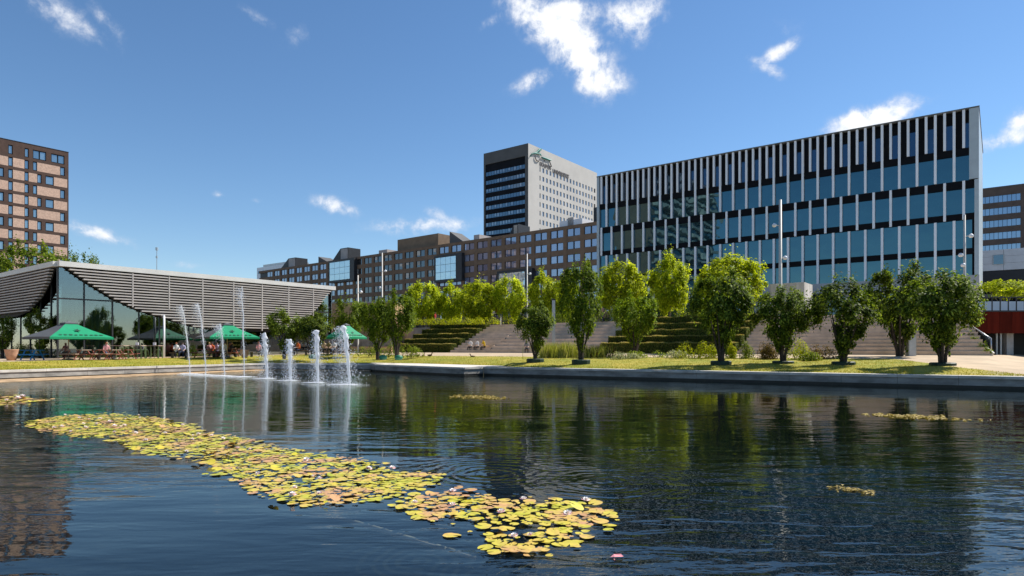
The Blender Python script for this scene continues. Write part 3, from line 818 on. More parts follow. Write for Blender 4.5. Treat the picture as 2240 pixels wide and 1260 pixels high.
# --- pavilion with slatted screen
M['slat'] = mat('slat', (.47, .43, .405), .55, .07, .8, rnd=.07)
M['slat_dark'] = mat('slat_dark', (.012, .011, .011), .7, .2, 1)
M['fascia'] = mat('fascia', (.68, .66, .63), .45, .05, .6)
M['glass'] = clear_glass('glass', .16, (.5, .6, .6))
M['interior'] = mat('interior', (.05, .05, .05), .9, .2, .6)
M['curtain'] = mat('curtain', (.45, .52, .46), .9, .25, .8, stretch=(6, 6, .2), thr=(.4, .6))
pvO = P(128, 52, .96)
pv = thing('pavilion', 'low glass pavilion wrapped in pale horizontal slats on the pond terrace', 'building', pvO, ANG)
ptop = zat(571, 52) - .96
fl_ = on_line(729, pvO, EYY)
def side_sz(px, py):
    s = on_line(px, pvO, EYY); d = pvO.y + EYY.y * s; return s, zat(py, d) - .96
def front_sz(px, py):
    s = -on_line(px, pvO, -EXX); d = pvO.y + EXX.y * s; return s, zat(py, d) - .96
lower_l = [side_sz(*p) for p in ((128, 575), (187, 617), (247, 654), (307, 681), (352, 694), (410, 712), (457, 721))]
lower_r = [side_sz(*p) for p in ((592, 727), (640, 715), (668, 699), (695, 670), (729, 628))]
def cross(poly, z, pick):                               # where a boundary passes height z
    xs = []
    for a, c in zip(poly, poly[1:]):
        if (a[1] - z) * (c[1] - z) <= 0 and a[1] != c[1]: xs.append(a[0] + (c[0] - a[0]) * (z - a[1]) / (c[1] - a[1]))
    return pick(xs) if xs else None
zmin = lower_l[-1][1]
SP = .243; k = 0
z = ptop - .62
while z > zmin + .05:
    a = cross(lower_l, z, min); c = cross(lower_r, z, max)
    if a is None: a = lower_l[0][0] if z > lower_l[0][1] else lower_l[-1][0]
    if c is None: c = lower_r[-1][0] if z > lower_r[-1][1] else lower_r[0][0]
    fb('slat', pv, 's', a + .05, c, -.28, 0, z - .054, z + .054, M['slat'])
    z -= SP; k += 1
fb('fascia', pv, 's', -.05, fl_ + .1, -.34, .3, ptop - .42, ptop, M['fascia'])
fb('fascia', pv, 'f', front_sz(-140, 640)[0], -.32, -.30, .3, ptop - .42, ptop - .004, M['fascia'])
pbox('roof', pv, -20, .0, .35, fl_, ptop - .40, ptop - .06, M['tower_grey'])
# dark backing of the slatted screen, following the hull-shaped lower edge
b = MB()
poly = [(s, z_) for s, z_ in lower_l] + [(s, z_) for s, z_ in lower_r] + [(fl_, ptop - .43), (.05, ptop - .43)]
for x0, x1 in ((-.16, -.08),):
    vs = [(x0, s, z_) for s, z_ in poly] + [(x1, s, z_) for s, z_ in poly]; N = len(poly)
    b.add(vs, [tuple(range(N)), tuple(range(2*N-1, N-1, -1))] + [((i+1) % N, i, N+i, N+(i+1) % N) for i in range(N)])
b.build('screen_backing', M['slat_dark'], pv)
for s in (5.5, 8.6, 11.7, 14.8, 17.9, 21.0, 24.1):
    zl = max(zmin, min(z_ for z_ in [cross([(q[0], q[1]) for q in lower_l], 0, min) or zmin]))
    fb('screen_post', pv, 's', s - .05, s + .05, -.30, -.17, zmin + (.0 if 10 < s < 20 else 1.8), ptop - .5, M['slat'])
# shaded street side, slats again
lf = [front_sz(*p) for p in ((122, 572), (110, 617), (92, 650), (65, 680), (37, 692), (0, 697), (-140, 705))]
z = ptop - .62
while z > lf[-1][1]:
    c = cross(lf, z, max)
    if c is None: c = lf[0][0]
    fb('slat', pv, 'f', lf[-1][0], c, -.28, 0, z - .054, z + .054, M['slat']); z -= SP
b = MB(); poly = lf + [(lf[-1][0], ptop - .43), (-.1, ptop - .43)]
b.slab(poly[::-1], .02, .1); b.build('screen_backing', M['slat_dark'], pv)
# glass walls, transom, mullions, inside
gx = .30
edges = [0.05] + [on_line(p, pvO, EYY) for p in (187, 249, 307, 352)]
edges += [edges[-1] + 2.65 * i for i in range(1, 8)]
tr_z = side_sz(187, 655)[1]
for i in range(len(edges) - 1):
    a, c = edges[i], edges[i + 1]
    fb('pane', pv, 's', a + .05, c - .05, gx, gx + .04, .12, tr_z - .06, M['glass'])
    fb('pane', pv, 's', a + .05, c - .05, gx, gx + .04, tr_z + .06, ptop - .45, M['glass'])
    fb('mullion', pv, 's', a - .05, a + .05, gx - .06, gx + .14, .05, ptop - .44, M['dark_metal'])
fb('transom', pv, 's', 0, edges[-1], gx - .05, gx + .12, tr_z - .055, tr_z + .055, M['dark_metal'])
for i in range(7):
    a = -.4 - i * 2.6
    fb('pane', pv, 'f', a - 2.55, a - .05, .42, .46, .12, tr_z - .06, M['glass'])
    fb('pane', pv, 'f', a - 2.55, a - .05, .42, .46, tr_z + .06, ptop - .45, M['glass'])
    fb('mullion', pv, 'f', a - .05, a + .05, .36, .54, .05, ptop - .44, M['dark_metal'])
pbox('floor', pv, -19.5, .9, -.2, fl_, -.3, .05, M['paving'])
pbox('back_wall', pv, -12, -11.7, .6, fl_, .05, ptop - .45, M['interior'])
pbox('back_wall', pv, -19, -.6, fl_ - .4, fl_ - .1, .05, ptop - .45, M['interior'])
pbox('ceiling', pv, -19, -.4, .5, fl_, tr_z + .5, tr_z + .7, M['interior'])
b = MB()
pts = [( -.75 + .09 * math.sin(i * 1.9), .4 + i * .09) for i in range(42)]
for i in range(len(pts) - 1):
    b.add([(pts[i][0], pts[i][1], .06), (pts[i+1][0], pts[i+1][1], .06), (pts[i+1][0], pts[i+1][1], tr_z + .4), (pts[i][0], pts[i][1], tr_z + .4)], [(0, 1, 2, 3)])
b.build('curtain', M['curtain'], pv)
for s_ in (6.0, 11, 16): pbox('counter', pv, -6, -5, s_, s_ + 3, .05, 1.1, M['interior'])
cl = MB(); s352 = on_line(352, pvO, EYY); cl.lathe([(.085, -.05), (.085, side_sz(352, 692)[1])], 12, 0, .62, s352)
cl.build('column', M['white_metal'], pv, True)
fb('column_beam', pv, 's', s352 - .07, s352 + .07, -.66, -.2, side_sz(352, 692)[1], side_sz(352, 692)[1] + .12, M['white_metal'])
pbox('end_glass', pv, -8, -.3, fl_ - .06, fl_ - .02, .1, ptop - .45, M['glass'])

# --- tan brick wall and grey garden wall right of the pavilion
M['tan_brick'] = mat('tan_brick', (.46, .29, .17), .9, .15, 1.6)
tb = thing('garden_building', 'low flat tan brick building between pavilion and brown slab', 'building', P(722, 90, .9), R(-8))
pbox('wall', tb, 0, 9.5, 0, 5, 0, zat(664, 90) - .9, M['tan_brick'])
pbox('roof_edge', tb, -.1, 9.6, -.1, 5.1, zat(664, 90) - .9 + .003, zat(664, 90) - .9 + .2, M['concrete'])
gw = thing('garden_wall', 'low grey and tan garden wall behind the third green parasol', 'wall', P(690, 73, 1.25), R(-8))
pbox('lower_course', gw, 0, 9, 0, .5, -.3, .75, M['tan_brick'])
pbox('upper_course', gw, .02, 8.98, .12, .45, .752, 1.85, M['dark_concrete'])

# --- concrete box on the plaza
cb = thing('concrete_block', 'pale board marked concrete block standing on the plaza before the office', 'block', P(1760, 60, 4.6), ANG)
ch = zat(617, 60) - 4.6
M['board_concrete'] = mat('board_concrete', (.50, .46, .41), .85, .2, 2.2, stretch=(1, 1, .12))
for i in range(4): pbox('wall_panel', cb, -3.2 + i * .8 + .01, -2.4 + i * .8 - .01, 0, .3, 0, ch, M['board_concrete'])
for j in range(2): pbox('side_panel', cb, -.31, .004, .31, 3.2, j * ch * .55 + .012, ch * .55 + j * ch * .45 - .012 + (.0 if j == 0 else 0), M['board_concrete'])
pbox('core', cb, -3.15, -.05, .05, 3.15, 0, ch - .05, M['dark_concrete'])

# --- rust red balcony, undercroft and rail
M['corten'] = mat('corten', (.095, .011, .005), .85, .3, .9, spec=.1, stretch=(2.2, 2.2, .25), rnd=.16)
bc = thing('rust_balcony', 'rust red steel balcony front above a dark undercroft at the right edge', 'balcony', P(2132, 47, 1.33), 0)
zt, zb_ = zat(682, 47) - 1.33, zat(729, 47) - 1.33
for i in range(16): pbox('steel_plate', bc, i * .92, i * .92 + .905, 0, .08, zb_, zt, M['corten'])
pbox('deck', bc, .05, 14.6, .1, 4.2, zb_ + .05, zt - .1, M['dark_concrete'])
pbox('top_rail', bc, -.05, 14.8, -.05, .14, zt + .003, zt + .1, M['dark_metal'])
pbox('back_wall', bc, .1, 14.6, 3.9, 4.1, -.2, zb_ + .04, M['slate_frame'])
for x in (2.75, 5.2, 8.6, 12): pbox('column', bc, x, x + .5, .5, 1.0, -.2, zb_ + .04, M['concrete'])
for x in (2.05, 2.35): pbox('post', bc, x, x + .1, .6, .7, -.2, zb_ + .04, M['grey_metal'])
for i in range(14): pbox('railing_post', bc, .9 + i * .6, .96 + i * .6, .3, .36, zt + .1, zt + 1.05, M['dark_metal'])
pbox('railing', bc, .7, 9.5, .29, .37, zt + 1.05, zt + 1.12, M['dark_metal'])
pbox('railing_panel', bc, 0, 14, 2.5, 2.56, zt + .1, zt + .95, M['wing_white'])
# stair stringer and handrail at the right end of the wide flight
hr = thing('handrail', 'sloping steel handrail beside the wide steps under the balcony', 'handrail', (0, 0, 0))
def wp(px, py, d): v = P(px, d); return (v.x, v.y, zat(py, d))
b = MB(); b.tube([wp(2124, 712, 46.4), wp(2168, 741, 43.2), wp(2168.2, 775, 43.2)], .045, 8); b.build('rail', M['steel'], hr, True)
b = MB(); q = [wp(2126, 714, 46.35), wp(2167, 742, 43.25), wp(2167, 773, 43.25), wp(2126, 743, 46.35)]
b.add(q + [(x + .03, y + .02, z_) for x, y, z_ in q], [(0, 1, 2, 3), (7, 6, 5, 4), (0, 4, 5, 1), (1, 5, 6, 2), (2, 6, 7, 3), (3, 7, 4, 0)]); b.build('panel', M['grey_pane'], hr)
sg = thing('stair_stringer', 'sloping concrete edge with climbing plants at the right end of the steps', 'kerb', (0, 0, 0))
b = MB(); q = [wp(2112, 722, 46.6), wp(2172, 772, 41.9), wp(2166, 780, 41.9), wp(2104, 731, 46.6)]
b.add(q + [(x + .3, y + .22, z_) for x, y, z_ in q], [(0, 1, 2, 3), (7, 6, 5, 4), (0, 4, 5, 1), (1, 5, 6, 2), (2, 6, 7, 3), (3, 7, 4, 0)]); b.build('edge', M['coping'], sg)

# --- lamp posts and mast
def lamp(px, depth, z0, ytop, label, arms, r=.075):
    t = thing('lamp_post', label, 'lamp post', P(px, depth, z0), group='campus lamp posts'); h = zat(ytop, depth) - z0
    b = MB(); b.lathe([(r * 1.6, 0), (r * 1.6, .25), (r * 1.15, .35), (r * .8, h)], 10); b.build('pole', M['lamp_grey'], t, True)
    for zz_, dx in arms:
        z1 = zat(zz_, depth) - z0
        b = MB(); b.tube([(0, 0, z1), (dx * .8, -.1, z1 + .1)], .03, 6); a = b.build('arm', M['lamp_grey'], t)
        b = MB(); b.lathe([(.03, z1 + .22), (.15, z1 + .15), (.19, z1 + .02), (.10, z1 - .08)], 10, 0, dx * .95, -.12); b.build('lamp_head', M['white_metal'], t, True)
M['lamp_grey'] = mat('lamp_grey', (.55, .52, .47), .5, .08, 1)
lamp(1707, 51, 4.6, 437, 'tallest pale lamp post in front of the office behind the dark trees', ((495, -.55), (566, .35)), .13)
lamp(836, 88, 1.3, 553, 'tall pale lamp post before the brown slab left of the lime trees', ((594, .5), (630, -.3)), .10)
lamp(783, 72, 1.25, 602, 'pale lamp post beside the third green parasol', ((640, .4),), .09)
lamp(1153, 84, 4.6, 555, 'slim pale lamp post among the lime trees before the glass bay', ((600, .4),), .09)
lamp(2110, 50, 4.6, 470, 'pale lamp post in front of the right end of the office', ((518, .45), (560, -.4), (582, -.2)), .09)
lamp(1095, 86, 4.6, 660, 'short pale lamp post under the lime tree crown by the left hedges', ((662, .2),), .07)
ps = thing('post', 'plain square grey post standing before the seating steps', 'post', P(1211, 57, 1.3))
pbox('shaft', ps, -.13, .13, -.13, .13, 0, zat(657, 57) - 1.3, M['grey_metal']); pbox('cap', ps, -.15, .15, -.15, .15, zat(657, 57) - 1.298, zat(654, 57) - 1.3, M['dark_metal'])
ms = thing('radio_mast', 'faint thin radio mast far behind the pavilion roof', 'mast', P(343, 420, .5))
h = zat(544, 420)
b = MB(); b.tube([(0, 0, 0), (0, 0, h)], [.35, .22], 6); b.build('pole', M['steel'], ms)
pbox('antenna', ms, -.6, .6, -.6, .6, h - 1.6, h + .3, M['steel']); pbox('antenna', ms, -.5, .5, -.5, .5, zat(566, 420), zat(566, 420) + 1.2, M['steel'])
bx_ = thing('service_cabinet', 'small pale grey service cabinet on the path between the two right trees', 'cabinet', P(1992, 43, 1.2))
b = MB(); b.box(-.26, .26, -.2, .2, 0, 1.42); b.slab([(-.28, 1.42), (.28, 1.42), (.2, 1.52), (-.2, 1.52)], -.22, .22); b.build('housing', mat('cabinet_grey', (.42, .44, .40), .6, .08, 2), bx_)
pbox('door', bx_, -.22, .22, -.215, -.203, .1, 1.35, M['grey_metal'])
bl = thing('bollard', 'thin dark bollard on the sandy path near the steps', 'bollard', P(2077, 41, 1.2)); b = MB(); b.lathe([(.06, 0), (.06, .38), (.03, .42)], 8); b.build('shaft', M['dark_metal'], bl, True)
# ------------------------------------------------------------------ vegetation
nr = np.random.default_rng(7)
def leaves_mesh(name, cen, nrm, size, m, aspect=.55, jitter=.35):
    """many small pointed leaves: centres, facing directions, lengths -> one mesh of bent kites"""
    n_ = len(cen)
    nrm = nrm / np.maximum(1e-6, np.linalg.norm(nrm, axis=1, keepdims=True))
    t = nr.normal(size=(n_, 3)); t -= nrm * np.sum(t * nrm, axis=1, keepdims=True); t /= np.maximum(1e-6, np.linalg.norm(t, axis=1, keepdims=True))
    bt = np.cross(nrm, t)
    L = (size * nr.uniform(1 - jitter, 1 + jitter, n_))[:, None]
    v = np.empty((n_, 4, 3))
    v[:, 0] = cen - t * L * .5
    v[:, 1] = cen + bt * L * aspect * .5 + nrm * L * .08
    v[:, 2] = cen + t * L * .5 - nrm * L * .1
    v[:, 3] = cen - bt * L * aspect * .5 + nrm * L * .08
    me = bpy.data.meshes.new(name)
    me.vertices.add(n_ * 4); me.vertices.foreach_set('co', v.ravel())
    me.loops.add(n_ * 4); me.loops.foreach_set('vertex_index', np.arange(n_ * 4, dtype=np.int32))
    me.polygons.add(n_); me.polygons.foreach_set('loop_start', np.arange(0, n_ * 4, 4, dtype=np.int32)); me.polygons.foreach_set('loop_total', np.full(n_, 4, dtype=np.int32))
    me.materials.append(m); me.update(calc_edges=True); me.validate()
    return me
def env_vase(t):      # radius (0..0.5) of an upright flaring crown, t from its foot to its top
    return np.where(t < .55, .5 * np.clip(.12 + 1.6 * t, 0, 1) ** 1.0, .5 * np.sqrt(np.clip(1 - ((t - .55) / .47) ** 2.4, 0, 1)))
def env_globe(t):
    return .5 * np.sqrt(np.clip(1 - ((t - .48) / .53) ** 2, 0, 1)) ** .8
def env_flat(t):
    return np.where(t < .55, .12 + .4 * t, .5 * np.sqrt(np.clip(1 - ((t - .55) / .46) ** 2, 0, 1)))
def crown(name, env, c0, n_, size, m, clumps=90, sx=.05, sz=.085, up=.4, seed=1, hollow=.35):
    g = np.random.default_rng(seed)
    cen, ctr = [], []
    while len(ctr) < clumps:
        t = g.uniform(0.02, 1.0); r = env(np.array([t]))[0]
        if g.uniform() > (r / .5) + .12: continue
        a = g.uniform(0, 2 * math.pi); q = r * math.sqrt(g.uniform(hollow, 1.0)) * g.uniform(.85, 1.06)
        lump = 1 + .24 * math.sin(3 * a + seed) * math.sin(5 * t + seed * 2)
        ctr.append((q * lump * math.cos(a), q * lump * math.sin(a), c0 + (1 - c0) * t * g.uniform(.95, 1.03)))
    ctr = np.array(ctr)
    idx = g.integers(0, clumps, n_)
    k = g.uniform(.45, 1.5, clumps)
    off = g.normal(size=(n_, 3)) * np.stack([sx * k[idx], sx * k[idx], sz * k[idx]], 1)
    p = ctr[idx] + off
    tt = np.clip((p[:, 2] - c0) / (1 - c0), 0, 1); lim = env(tt) * (1.14 + .3 * np.sin(5 * np.arctan2(p[:, 1], p[:, 0]) + 11 * tt + seed)) + .03
    keep = np.hypot(p[:, 0], p[:, 1]) < lim; p = p[keep]; n_ = len(p)
    out = p - np.array([0, 0, c0 + (1 - c0) * .45])
    nrm = out / np.maximum(1e-3, np.linalg.norm(out, axis=1, keepdims=True)) + np.array([0, 0, up]) + g.normal(size=(n_, 3)) * .6
    return leaves_mesh(name, p, nrm, size, m), ctr
def stems(name, ctr, m, n_stem=5, base_r=.022, fork=.16, seed=1, spread=.05, reach=.8):
    g = random.Random(seed); b = MB()
    cs = sorted(ctr.tolist(), key=lambda c: c[2])
    for i in range(n_stem):
        a = 2 * math.pi * i / n_stem + g.uniform(-.3, .3)
        bx0, by0 = spread * math.cos(a) * .6, spread * math.sin(a) * .6
        zt_ = g.uniform(.55, reach); rr = g.uniform(.16, .3)
        p1 = (bx0 * 1.4, by0 * 1.4, fork); p2 = (bx0 * 1.2 + rr * .45 * math.cos(a), by0 * 1.2 + rr * .45 * math.sin(a), (fork + zt_) * .5); p3 = (rr * math.cos(a), rr * math.sin(a), zt_)
        b.tube([(bx0, by0, -.02), p1, p2, p3], [base_r * 1.15, base_r, base_r * .65, base_r * .2], 6)
        for j in range(3):
            c = g.choice(cs[len(cs) // 4:])
            s = Vector(p2).lerp(Vector(p3), g.random() * .6)
            if (Vector(c) - s).length < .4: b.tube([s, s.lerp(Vector(c), .6) + Vector((0, 0, .03)), c], [base_r * .45, base_r * .3, base_r * .1], 5)
    return b.mesh(name, m, True)
M['leaf_dark'] = leaf_mat('leaf_dark', (.022, .042, .005), (.090, .140, .015), (.32, .40, .055), .42)  # dark-to-bright ramp puts the contrast of shaded and sunlit leaves into colour
M['leaf_lime'] = leaf_mat('leaf_lime', (.13, .18, .006), (.38, .45, .014), (.70, .72, .05), .58)
M['leaf_mid'] = leaf_mat('leaf_mid', (.05, .09, .007), (.13, .20, .014), (.28, .34, .03), .45)
M['bark'] = mat('bark', (.055, .042, .032), .95, .35, 6, bump=.01)
M['bark_grey'] = mat('bark_grey', (.16, .14, .11), .95, .3, 6, bump=.01)
KINDS = {}
def kind(key, env, c0, n_, size, lm, bm_, **kw):
    sk = {k_: kw.pop(k_) for k_ in ('n_stem', 'base_r', 'fork', 'spread', 'reach') if k_ in kw}
    out = []
    for s in range(3):
        me, ctr = crown(key + '_crown', env, c0, n_, size, lm, seed=s * 7 + hash_(key), **kw)
        out.append((me, stems(key + '_trunk', ctr, bm_, seed=s + 3, **sk)))
    KINDS[key] = out
def hash_(s): return sum(ord(c) for c in s)
kind('dark', env_vase, .21, 11500, .043, M['leaf_dark'], M['bark'], clumps=52, sx=.048, sz=.050, up=.95, n_stem=6, base_r=.020, fork=.13, spread=.045)
kind('mid', env_vase, .21, 10500, .042, M['leaf_mid'], M['bark'], clumps=56, sx=.044, sz=.064, up=.95, n_stem=6, base_r=.020, fork=.13, spread=.045)
kind('lime', env_globe, .15, 15500, .048, M['leaf_lime'], M['bark_grey'], clumps=105, sx=.042, sz=.062, up=.9, n_stem=4, base_r=.018, fork=.2, spread=.02)
kind('big', env_globe, .16, 12000, .030, M['leaf_mid'], M['bark'], clumps=150, sx=.035, sz=.05, n_stem=4, base_r=.02, fork=.2, spread=.02)
kind('flat', env_flat, .45, 4500, .05, M['leaf_lime'], M['bark_grey'], clumps=45, sx=.06, sz=.035, n_stem=5, base_r=.012, fork=.3, spread=.06, up=1.0)
_k = [0]
def tree(key, px, depth, z0, w_px, ytop, label, name='tree', group=None, box=False, sway=0):
    h = zat(ytop, depth) - z0; w = w_px / F * depth
    t = thing(name, label, 'tree', P(px, depth, z0), _k[0] * 2.1, group)
    _k[0] += 1
    cm, tm = KINDS[key][_k[0] % 3]
    c = link('crown', cm, t, None, 0, (w, w, h)); s = link('trunk', tm, t, None, 0, (w, w, h))
    if box:
        b = MB(); n_ = 12; r = .62
        b.lathe([(r, -.1), (r, .26), (r * .9, .30), (r * .8, .16)], 12)
        b.build('watering_ring', M['ring_green'], t)
    return t
M['ring_green'] = mat('ring_green', (.008, .03, .018), .6, .3, 2)
g1 = 'dark trees along the pond lawn'
NEAR = [('dark', 622, 55, .97, 80, 683, 'dark round tree on the terrace lawn left of the third parasol'), ('dark', 684, 56, 1.0, 86, 690, 'broad green tree just right of the pavilion corner'),
        ('mid', 826, 53, .97, 84, 664, 'green tree left of the pair beside the left hedges'), ('mid', 868, 52, .97, 92, 643, 'taller green tree right of the pair beside the left hedges'),
        ('dark', 1171, 45, .78, 88, 668, 'short dark tree before the seating steps beside the square post'), ('mid', 1271, 42.4, .76, 112, 586, 'tall bright topped tree in the middle of the pond lawn'),
        ('mid', 1389, 50, .98, 100, 645, 'green tree in front of the middle hedge rows, left end'), ('dark', 1577, 38.6, .75, 138, 600, 'large dark tree in front of the right end of the middle hedges'),
        ('dark', 1713, 38.4, .75, 128, 630, 'dark tree in front of the concrete block and tallest lamp post'), ('dark', 1845, 36.2, .76, 146, 622, 'wide vase shaped dark tree third from the right'),
        ('dark', 1968, 43, .82, 150, 586, 'tall dark tree second from the right by the service cabinet'), ('dark', 2062, 33.6, .76, 165, 596, 'rightmost dark tree at the end of the pond lawn')]
for kd, px, d, z0, w, yt, lb in NEAR:
    tree(kd, px, d, z0, w, yt, lb, group=g1, box=px > 1100)
for px, d in ((838, 51), (872, 50.3), (684, 55)):     # green watering bags at the foot of the left trees
    wb = thing('watering_bag', {838: 'green watering bag under the left tree of the pair', 872: 'green watering bag under the taller tree of the pair', 684: 'green watering bag at the foot of the tree by the pavilion corner'}[px], 'bag', P(px, d, .93), 0, 'green watering bags')
    b = MB(); b.lathe([(.2, -.05), (.34, .1), (.3, .28), (.12, .34)], 9); b.build('sack', mat('bag_green', (.02, .16, .09), .5, .15, 3), wb, True)
g2 = 'lime green trees on the plaza'
BACK = [('lime', 925, 82, 84, 620, 'round lime green tree at the left end of the plaza row'), ('lime', 988, 83, 66, 628, 'narrow lime green tree second from left on the plaza'), ('lime', 1047, 81, 88, 617, 'wide lime green tree third from left on the plaza'),
        ('lime', 1112, 80, 74, 608, 'lime green tree before the lowest glass bay'), ('lime', 1187, 79, 62, 603, 'slender lime tree right of the slim lamp post'), ('lime', 1232, 78, 56, 612, 'small lime tree half hidden behind the tall middle tree'),
        ('lime', 1356, 70, 104, 574, 'tall lime green tree at the left corner of the office'), ('lime', 1465, 66, 92, 568, 'round bright lime tree above the middle hedges'), ('lime', 1600, 57, 138, 562, 'largest lime tree behind the large dark tree'),
        ('lime', 1545, 62, 66, 598, 'small lime tree tucked left of the largest lime tree')]
for kd, px, d, w, yt, lb in BACK: tree(kd, px, d, 4.6, w * .96, yt, lb, group=g2)
tree('mid', 762, 66, 1.2, 92, 655, 'yellow green tree behind the third green parasol')
tree('big', 66, 82, .5, 190, 540, 'big leafy tree behind the pavilion roof below the brick flats')
tree('big', 178, 92, .5, 100, 551, 'smaller leafy tree behind the pavilion roof at its highest corner')
tree('big', -30, 80, .5, 130, 565, 'leafy tree behind the pavilion at the very left edge')
tree('dark', 6, 53, .9, 56, 690, 'low dark tree beside the shaded side of the pavilion at the left edge')
tree('dark', 88, 53.5, .9, 60, 684, 'low dark tree next to the pavilion glass corner')
tree('flat', 2196, 54, 4.6, 100, 612, 'flat topped yellow green tree above the rust balcony')
tree('flat', 2262, 56, 4.6, 90, 625, 'flat topped tree cut by the right edge above the balcony')
tree('mid', 1400, 78, 4.6, 60, 628, 'half hidden green tree under the office left of the round lime tree')

# hedges in rising rows
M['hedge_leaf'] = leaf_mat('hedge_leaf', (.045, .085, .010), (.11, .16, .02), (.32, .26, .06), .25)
M['hedge_top'] = leaf_mat('hedge_top', (.24, .23, .04), (.42, .34, .10), (.58, .44, .18), .2)  # scorched tan leaves, colour also lightened to show the sunlit hedge tops
M['hedge_core'] = mat('hedge_core', (.022, .024, .010), .95, .3, 3)
def hedge(pxl, pxr, k, label, group):
    y0 = .12 + k * 1.5; dep = 1.0
    O = OS + EYY * y0
    a, c = -on_line(pxl, OS, -EXX), -on_line(pxr, OS, -EXX)
    zt = .96 + .62 * k + (.05 if k == 4 else 0); zb = -.3
    t = thing('hedge', label, 'hedge', (0, 0, 0), 0, group); t.location = OS; t.rotation_euler = (0, 0, ANG)
    pbox('core', t, a + .06, c - .06, y0 + .06, y0 + dep - .06, zb, zt - .06, M['hedge_core'])
    L = c - a; vis = max(0.25, zt - max(zb, .62 * k - .4))
    n1, n2, n3 = int(L * dep * 800), int(L * vis * 700), int(dep * vis * 800)
    def u(n_): return nr.uniform(0, 1, n_)
    def bumpy(x): return .035 * np.sin(x * 2.3 + k) + .025 * np.sin(x * 5.1)
    xs = a + u(n1) * L; top = np.stack([xs, y0 + u(n1) * dep, zt + nr.normal(0, .025, n1) + bumpy(xs)], 1); tn = np.tile([0, 0, 1.], (n1, 1))
    fr_ = np.stack([a + u(n2) * L, y0 + nr.normal(0, .03, n2), zt - u(n2) * vis], 1); fn = np.tile([0, -1., .3], (n2, 1))
    e1 = np.stack([c + nr.normal(0, .03, n3), y0 + u(n3) * dep, zt - u(n3) * vis], 1); en = np.tile([1., 0, .3], (n3, 1))
    e2 = np.stack([a + nr.normal(0, .03, n3), y0 + u(n3) * dep, zt - u(n3) * vis], 1); em = np.tile([-1., 0, .3], (n3, 1))
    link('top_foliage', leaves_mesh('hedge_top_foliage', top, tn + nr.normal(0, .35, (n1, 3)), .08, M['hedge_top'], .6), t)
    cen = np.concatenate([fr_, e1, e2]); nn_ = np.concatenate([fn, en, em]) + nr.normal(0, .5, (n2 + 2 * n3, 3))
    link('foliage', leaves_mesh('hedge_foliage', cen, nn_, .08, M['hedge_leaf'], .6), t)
ordn = ['lowest', 'second', 'third', 'fourth', 'topmost']
for k in range(5):
    hedge(862, 984, k, '%s clipped hedge row of the left terrace beside the narrow stairs' % ordn[k], 'left terrace hedges')
    hedge(1312, 1606, k, '%s clipped hedge row of the middle terrace between the steps' % ordn[k], 'middle terrace hedges')
def tall_hedge(): pass

# shrubs and ornamental grasses
M['shrub_lime'] = leaf_mat('shrub_lime', (.2, .26, .006), (.38, .42, .008), (.5, .47, .02), .4)
M['shrub_green'] = leaf_mat('shrub_green', (.07, .12, .010), (.18, .24, .02), (.36, .38, .06), .42)
M['shrub_red'] = leaf_mat('shrub_red', (.10, .05, .02), (.15, .11, .025), (.24, .16, .06), .35)
M['grass_tuft'] = leaf_mat('grass_tuft', (.2, .23, .04), (.36, .38, .08), (.55, .5, .22), .45)
M['flower_pale'] = leaf_mat('flower_pale', (.3, .35, .16), (.45, .45, .26), (.6, .55, .4), .3)
def shrub(px, depth, z0, w_px, h_px, m, label, seed, leaf=.10, n_=700):
    g = np.random.default_rng(seed); w = w_px / F * depth; h = h_px / F * depth
    t = thing('shrub', label, 'shrub', P(px, depth, z0))
    nl = max(4, int(w / .35)); cs = np.stack([g.uniform(-.42, .42, nl) * w, g.uniform(-.25, .25, nl) * min(w, 1.6), np.zeros(nl)], 1); hs = h * g.uniform(.6, 1.05, nl)
    i = g.integers(0, nl, n_); d = g.normal(size=(n_, 3)); d /= np.linalg.norm(d, axis=1, keepdims=True); d[:, 2] = np.abs(d[:, 2])
    rr = np.stack([np.full(n_, min(w * .3, .55)), np.full(n_, min(w * .3, .5)), hs[i]], 1)
    p = cs[i] + d * rr * g.uniform(.75, 1.04, (n_, 1))
    link('foliage', leaves_mesh('shrub_foliage', p, d + g.normal(size=(n_, 3)) * .5, leaf, m, .6), t)
    b = MB()
    for q in range(min(nl, 6)): b.tube([(cs[q][0] * .5, cs[q][1] * .5, -.1), (cs[q][0], cs[q][1], hs[q] * .8)], [.03, .01], 5)
    b.build('stems', M['bark'], t)
def tuft(px, depth, z0, w_px, h_px, m, label, seed, n_=420):
    g = np.random.default_rng(seed); w = w_px / F * depth; h = h_px / F * depth
    t = thing('ornamental_grass', label, 'grass clump', P(px, depth, z0)); b = MB()
    for i in range(n_):
        x, y = g.normal(0, w * .27), g.normal(0, .28); hh = h * g.uniform(.55, 1.1); lx, ly = g.normal(0, .22), g.normal(0, .18); ww = g.uniform(.012, .03)
        b.add([(x - ww, y, -.05), (x + ww, y, -.05), (x + lx * .4 + ww * .7, y + ly * .4, hh * .6), (x + lx, y + ly, hh), (x + lx * .4 - ww * .7, y + ly * .4, hh * .6)], [(0, 1, 2, 3, 4)])
    b.build('blades', m, t)
zl = .95
